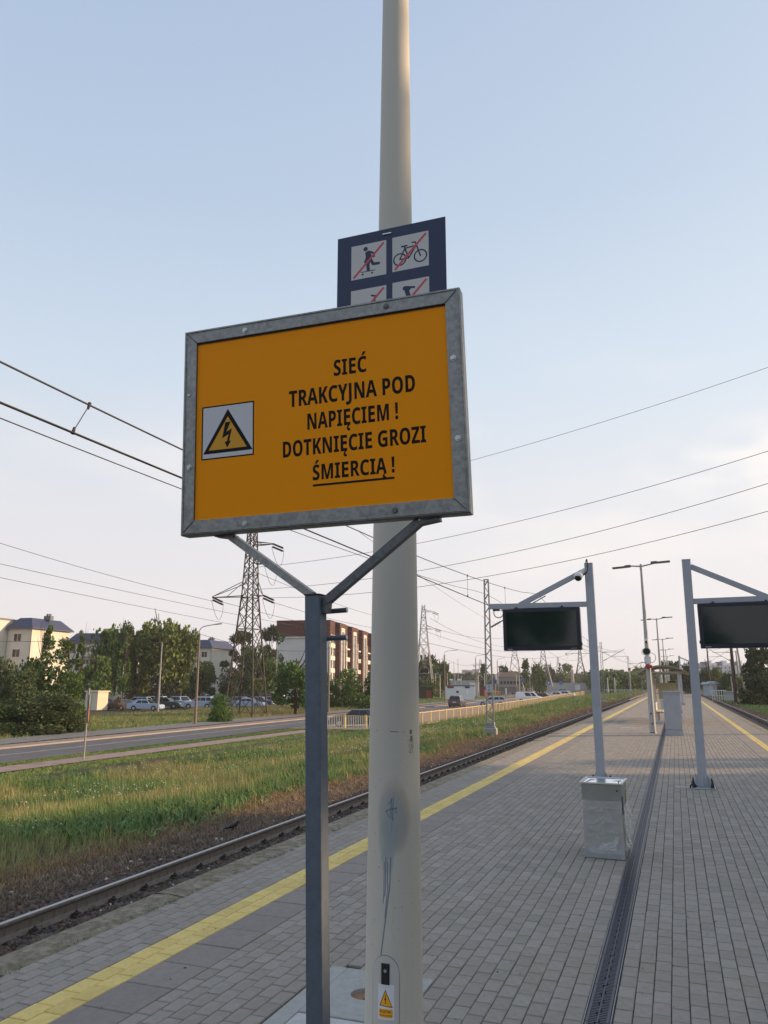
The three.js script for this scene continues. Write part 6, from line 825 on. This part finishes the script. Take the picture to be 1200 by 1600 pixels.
function tree(label, x, d, yTop, wPx, kind, leaf, o = {}) {
  const s = treeSeed++, y0 = o.base ?? ROAD, p = at(x, (yTop + 1085) / 2, d); p.y = y0;
  const t = thing(kind === 'shrub' ? 'bush' : kind === 'pine' ? 'pine_tree' : 'leafy_tree', label, kind === 'shrub' ? 'bush' : 'tree', p, s * 1.7, o.group), H = at(x, yTop, d).y - y0, rad = wPx / 2 * d / HORIZ / (kind === 'slim' || kind === 'wisp' ? 0.32 : 0.97);
  const clear = o.clear ?? (kind === 'shrub' ? 0 : kind === 'pine' ? 0.30 : 0.16), ch = H * (1 - clear) / (kind === 'shrub' ? 1.72 : 2.02);
  const c = M('crown', crownOf(kind, d < 85 ? 'near' : d < 180 ? 'mid' : 'far', s), LEAF[leaf], t); c.scale.set(rad, ch, rad); c.position.y = H * clear;
  const k = M('trunk', trunkOf(kind, s), m.bark, t); const th = kind === 'slim' || kind === 'wisp' ? 0.3 : 0.85; k.scale.set(rad * th, ch, rad * th); k.position.y = H * clear; if (kind !== 'shrub') { k.scale.y = ch; k.position.y = Math.max(H * clear, 0.85 * ch); }
  return t;
}
[['tangled dark bush at the left edge beside the road', 18, 63, 1050, 100, 'shrub', 'dull'], ['tall bush in front of the left cream block', 62, 68, 1022, 95, 'shrub', 'dark'], ['bush bordering the grass left of the kiosk', 108, 70, 1052, 62, 'shrub', 'mid'], ['low dark bush at the front of the thicket', 60, 58, 1082, 120, 'shrub', 'dull'], ['low bush behind the edge-on traffic sign', 104, 60, 1090, 76, 'shrub', 'dull'], ['lowest bush at the left edge of the picture', -4, 56, 1096, 80, 'shrub', 'dark'], ['brownish bush above the thicket at left edge', 2, 70, 1030, 70, 'shrub', 'dull'],
  ['young tree sticking up before the sunlit end wall', 66, 76, 974, 34, 'wisp', 'mid'], ['young tree with bent top between the two blue roofs', 108, 78, 994, 56, 'wisp', 'mid'], ['slanting shoot beside the second blue roof', 128, 80, 982, 22, 'wisp', 'mid'],
  ['ash tree with long rising shoots left of the olive tree', 172, 123, 990, 66, 'ash', 'mid', { clear: 0.05 }], ['narrow shoot of the ash topping the blue roof', 196, 108, 966, 30, 'wisp', 'mid'], ['broad olive-coloured ash tree above the car park', 250, 125, 978, 92, 'ash', 'olive', { clear: 0.05 }], ['olive ash tree left of the broad one', 212, 127, 992, 60, 'ash', 'olive', { clear: 0.05 }], ['olive tree at the right end of the row above the cars', 284, 127, 990, 56, 'ash', 'olive', { clear: 0.05 }], ['green bushy tree above the kiosk', 148, 118, 1026, 54, 'round', 'mid', { clear: 0.02 }],
  ['dark conifer bush behind the silver sedan', 216, 136, 1048, 56, 'shrub', 'pine'], ['dark conifer bush behind the pale blue car', 272, 138, 1052, 56, 'shrub', 'pine'], ['dark bushy tree below the small sunlit block', 312, 146, 1034, 52, 'round', 'dark', { clear: 0 }],
  ['pine with two-level crown left behind the pylon', 377, 158, 984, 58, 'pine', 'pine'], ['dark spruce-like tree inside the pylon base', 362, 140, 1044, 40, 'round', 'pine', { clear: 0 }], ['dark tree behind the right pylon legs', 396, 150, 1010, 62, 'round', 'dark', { clear: 0 }], ['tall pine right of the pylon beside the white end wall', 420, 160, 975, 46, 'pine', 'pine', { clear: 0.2 }], ['bushy tree under the tall pine right of the pylon', 412, 146, 1030, 56, 'round', 'mid', { clear: 0 }],
  ['leafy dark green tree left of the sign post', 463, 93, 1034, 72, 'round', 'lush', { clear: 0.0 }], ['leafy tree half behind the sign post', 492, 104, 1040, 44, 'round', 'lush', { clear: 0.03 }], ['bush between sign post and brown lamp shaft', 519, 116, 1062, 36, 'shrub', 'mid'], ['broad dark bush right of the brown lamp shaft', 552, 114, 1046, 58, 'shrub', 'mid'], ['dark bush next to the tall column', 584, 116, 1050, 50, 'shrub', 'dark'],
  ['light green round bush on the grass before the pylon', 345, 76, 1086, 38, 'shrub', 'lush'],
  ['dark tree behind the pale pylon right of the column', 668, 225, 1024, 44, 'round', 'dark', { clear: 0 }], ['dark tree right of the pale pylon', 688, 235, 1034, 34, 'round', 'dark', { clear: 0 }], ['yellowish bush at the foot of the pale pylon', 680, 200, 1064, 24, 'shrub', 'olive'], ['dark hedge-like bush by the overgrown outbuilding', 662, 188, 1066, 26, 'shrub', 'dark'],
  ['thin tree right behind the second hut lamp', 756, 250, 1036, 16, 'slim', 'dull'], ['round dark tree right of the lattice mast', 787, 330, 1041, 22, 'round', 'dark', { clear: 0 }], ['tall loose tree under the left part of the left screen', 822, 262, 1028, 20, 'slim', 'mid'], ['yellow-green bushy tree behind the black estate', 842, 250, 1038, 26, 'round', 'mid', { clear: 0 }], ['round tree above the distant wall', 884, 400, 1037, 22, 'round', 'mid', { clear: 0.1 }], ['round tree over the wood left of the round one', 858, 402, 1038, 18, 'round', 'dark', { clear: 0.1 }],
  ['big dark tree cut by the right edge of the picture', 1190, 98, 1008, 52, 'round', 'pine', { clear: 0.05, base: -1.2 }], ['dark bushes below the big tree at the right edge', 1182, 92, 1052, 60, 'shrub', 'pine', { base: -1.2 }], ['dark bush beyond the right track behind the pale poles', 1166, 124, 1060, 34, 'shrub', 'dark', { base: -1.2 }], ['dark tree right of the brown catenary post', 1139, 150, 1051, 22, 'round', 'dark', { clear: 0, base: -1.2 }], ['yellowish tree beyond the pale gabled sheds', 1121, 168, 1043, 22, 'round', 'olive', { clear: 0, base: -1.2 }], ['dark tree just right of the right display mast', 1106, 170, 1042, 22, 'round', 'dark', { clear: 0, base: -1.2 }], ['dark tree behind the shelter roof on its right', 1078, 190, 1034, 32, 'round', 'pine', { clear: 0, base: -1.2 }], ['sparse tree behind the lamps over the shelter', 1048, 230, 1036, 34, 'ash', 'dark', { base: -1.2 }]
].forEach((a) => tree(...a));
{ // the far woods behind everything
  const r = rng(77), gs = [0, 1, 2].map((k) => crown(k === 1 ? 'pine' : 'round', 700 + k, 900, 0.24)), names = ['dark far woods on the horizon', 'far pines standing in the woods on the horizon', 'lighter far trees in the woods on the horizon'];
  gs.forEach((g, k) => { const L = []; for (let i = 0; i < 210; i++) { const x = -160 + 1500 * r(), right = x > 930, d = (right ? 250 : 400) + 260 * r(), yt = 1061 - 17 * fbm(x * 0.035 + 10, k * 3 + 0.5, 4096, 400, 4) + 7 * r() - (x > 900 && x < 1010 ? 3 : 0) - (r() < 0.12 ? 7 : 0); if (x > 1000 && x < 1120 && d < 330) continue; L.push([x, d, yt]); } const im = new THREE.InstancedMesh(g, LEAF[['dark', 'pine', 'mid'][k]], L.length), Mx = new THREE.Matrix4(), q = new THREE.Quaternion(), c = new THREE.Color(); L.forEach(([x, d, yt], i) => { const p = at(x, 1090, d), H = Math.max(5, at(x, yt, d).y - ROAD), w = H * (0.42 + 0.3 * r()); p.y = ROAD; Mx.compose(p, q.setFromEuler(new THREE.Euler(0, r() * 6.28, 0)), V(w, H / 2, w)); im.setMatrixAt(i, Mx); c.setScalar(0.7 + 0.6 * r()); im.setColorAt(i, c); }); im.name = numbered('far_woods'); im.castShadow = im.receiveShadow = true; tag(im, names[k], 'woods', null, 'stuff'); scene.add(im); });
}
// trees out of view on the right whose shade lies on the near platform, and behind us, mirrored in the screens
[[17, -23.6, 9.4, 3.6], [16, -17, 9.8, 4.2], [18.5, -10.5, 12.2, 3.8], [16.5, -4.0, 9.8, 4.2], [18, 3.5, 9.6, 4.0], [15.5, 10.5, 9.6, 4.0], [22, -19, 11.6, 4.4], [23, -8, 10.6, 4.6], [22.5, 8, 10.6, 4.6], [19, 18, 10, 4.4], [9, 26, 9, 4.2], [-1, 36, 10, 4.6], [-11, 30, 9, 4.4], [26, 26, 10, 5], [-18, 38, 11, 5]].forEach(([x, z, H, w], i) => {
  const t = thing('leafy_tree', (i < 10 ? 'dark leafy tree out of sight in the row right of the right track' : 'dark leafy tree out of sight beyond the rear platform end'), 'tree', [x, -1.1, z], i * 1.3, i < 10 ? 'trees in a row right of the platform' : 'trees behind the platform end'); const c = M('crown', crownOf('round', 'near', i), LEAF.dark, t); c.scale.set(w, H * 0.47, w); c.position.y = H * 0.06; const k = M('trunk', trunkOf('round', i), m.bark, t); k.scale.set(w, H * 0.45, w); k.position.y = H * 0.4;
});
// ================================================================== TWO BIRDS BY THE TRACK
function crow(label, x, z, turn) {
  const t = thing('crow', label, 'bird', [x, groundY(x) + 0.03, z], turn), mc = new MarchingCubes(44, m.black, false, false, 60000), S = 0.52; mc.isolation = 0;
  const bones = [[[-0.06, 0.155, 0], [0.075, 0.205, 0], 0.062, 0.06], [[0.075, 0.205, 0], [0.13, 0.275, 0], 0.055, 0.036], [[0.13, 0.278, 0], [0.158, 0.286, 0], 0.041, 0.034], [[0.175, 0.284, 0], [0.225, 0.275, 0], 0.021, 0.006], [[-0.06, 0.155, 0], [-0.20, 0.105, 0], 0.055, 0.026], [[-0.2, 0.105, 0], [-0.30, 0.07, 0], 0.028, 0.016], [[-0.02, 0.17, 0.05], [-0.2, 0.115, 0.03], 0.042, 0.014], [[-0.02, 0.17, -0.05], [-0.2, 0.115, -0.03], 0.042, 0.014], [[0.0, 0.13, 0.03], [0.0, 0.085, 0.034], 0.028, 0.016], [[0.0, 0.13, -0.03], [0.0, 0.085, -0.034], 0.028, 0.016], [[0, 0.09, 0.034], [0.005, 0.012, 0.034], 0.012, 0.010], [[0, 0.09, -0.034], [0.005, 0.012, -0.034], 0.012, 0.010], [[0.0, 0.012, 0.034], [0.05, 0.010, 0.036], 0.010, 0.007], [[0.0, 0.012, -0.034], [0.05, 0.010, -0.036], 0.010, 0.007]].map(([a, b, r1, r2]) => [V(...a), V(...b), r1, r2]);
  const N = 44, k = 0.02, p = V(), ab = V(), ap = V();
  for (let iz = 0; iz < N; iz++) for (let iy = 0; iy < N; iy++) for (let ix = 0; ix < N; ix++) { p.set((ix - N / 2) / (N / 2) * S / 2 * 1.25 - 0.03, (iy - N / 2) / (N / 2) * S / 2 * 0.8 + 0.17, (iz - N / 2) / (N / 2) * S / 2 * 0.5); let d = 1; for (const [a, b, r1, r2] of bones) { ab.subVectors(b, a); ap.subVectors(p, a); const u = Math.min(1, Math.max(0, ap.dot(ab) / ab.lengthSq())), dd = p.distanceTo(ab.clone().multiplyScalar(u).add(a)) - (r1 + (r2 - r1) * u), h = Math.max(0, Math.min(1, 0.5 + 0.5 * (d - dd) / k)); d = d + (dd - d) * h - k * h * (1 - h); } mc.field[ix + iy * N + iz * N * N] = -d; }
  mc.update(); const g = new THREE.BufferGeometry(), P = mc.positionArray.slice(0, mc.count * 3), Nn = mc.normalArray.slice(0, mc.count * 3); for (let i = 0; i < mc.count; i++) { P[i * 3] = P[i * 3] * S / 2 * 1.25 - 0.03; P[i * 3 + 1] = P[i * 3 + 1] * S / 2 * 0.8 + 0.17; P[i * 3 + 2] = P[i * 3 + 2] * S / 2 * 0.5; } g.setAttribute('position', new THREE.BufferAttribute(P, 3)); g.setAttribute('normal', new THREE.BufferAttribute(Nn, 3)); g.computeVertexNormals();
  M('bird_body', g, mat(0.022, 0.022, 0.026, 0.55), t); for (const s of [-1, 1]) M('eye', new THREE.SphereGeometry(0.006, 8, 6).translate(0.163, 0.292, s * 0.030), m.bolt, t);
  return t;
}
const crowA = crow('dark crow standing upright in the dry brown grass', -8.75, -13.95, YAW - 0.25);
const crowB = crow('dark crow walking on the stones beside the rail near sign post', -7.35, -12.35, YAW + 0.1);

crowA.scale.setScalar(0.52); crowB.scale.setScalar(0.55);
// ------------------------------------------------------------------
scene.updateMatrixWorld(true);
renderer.render(scene, camera);
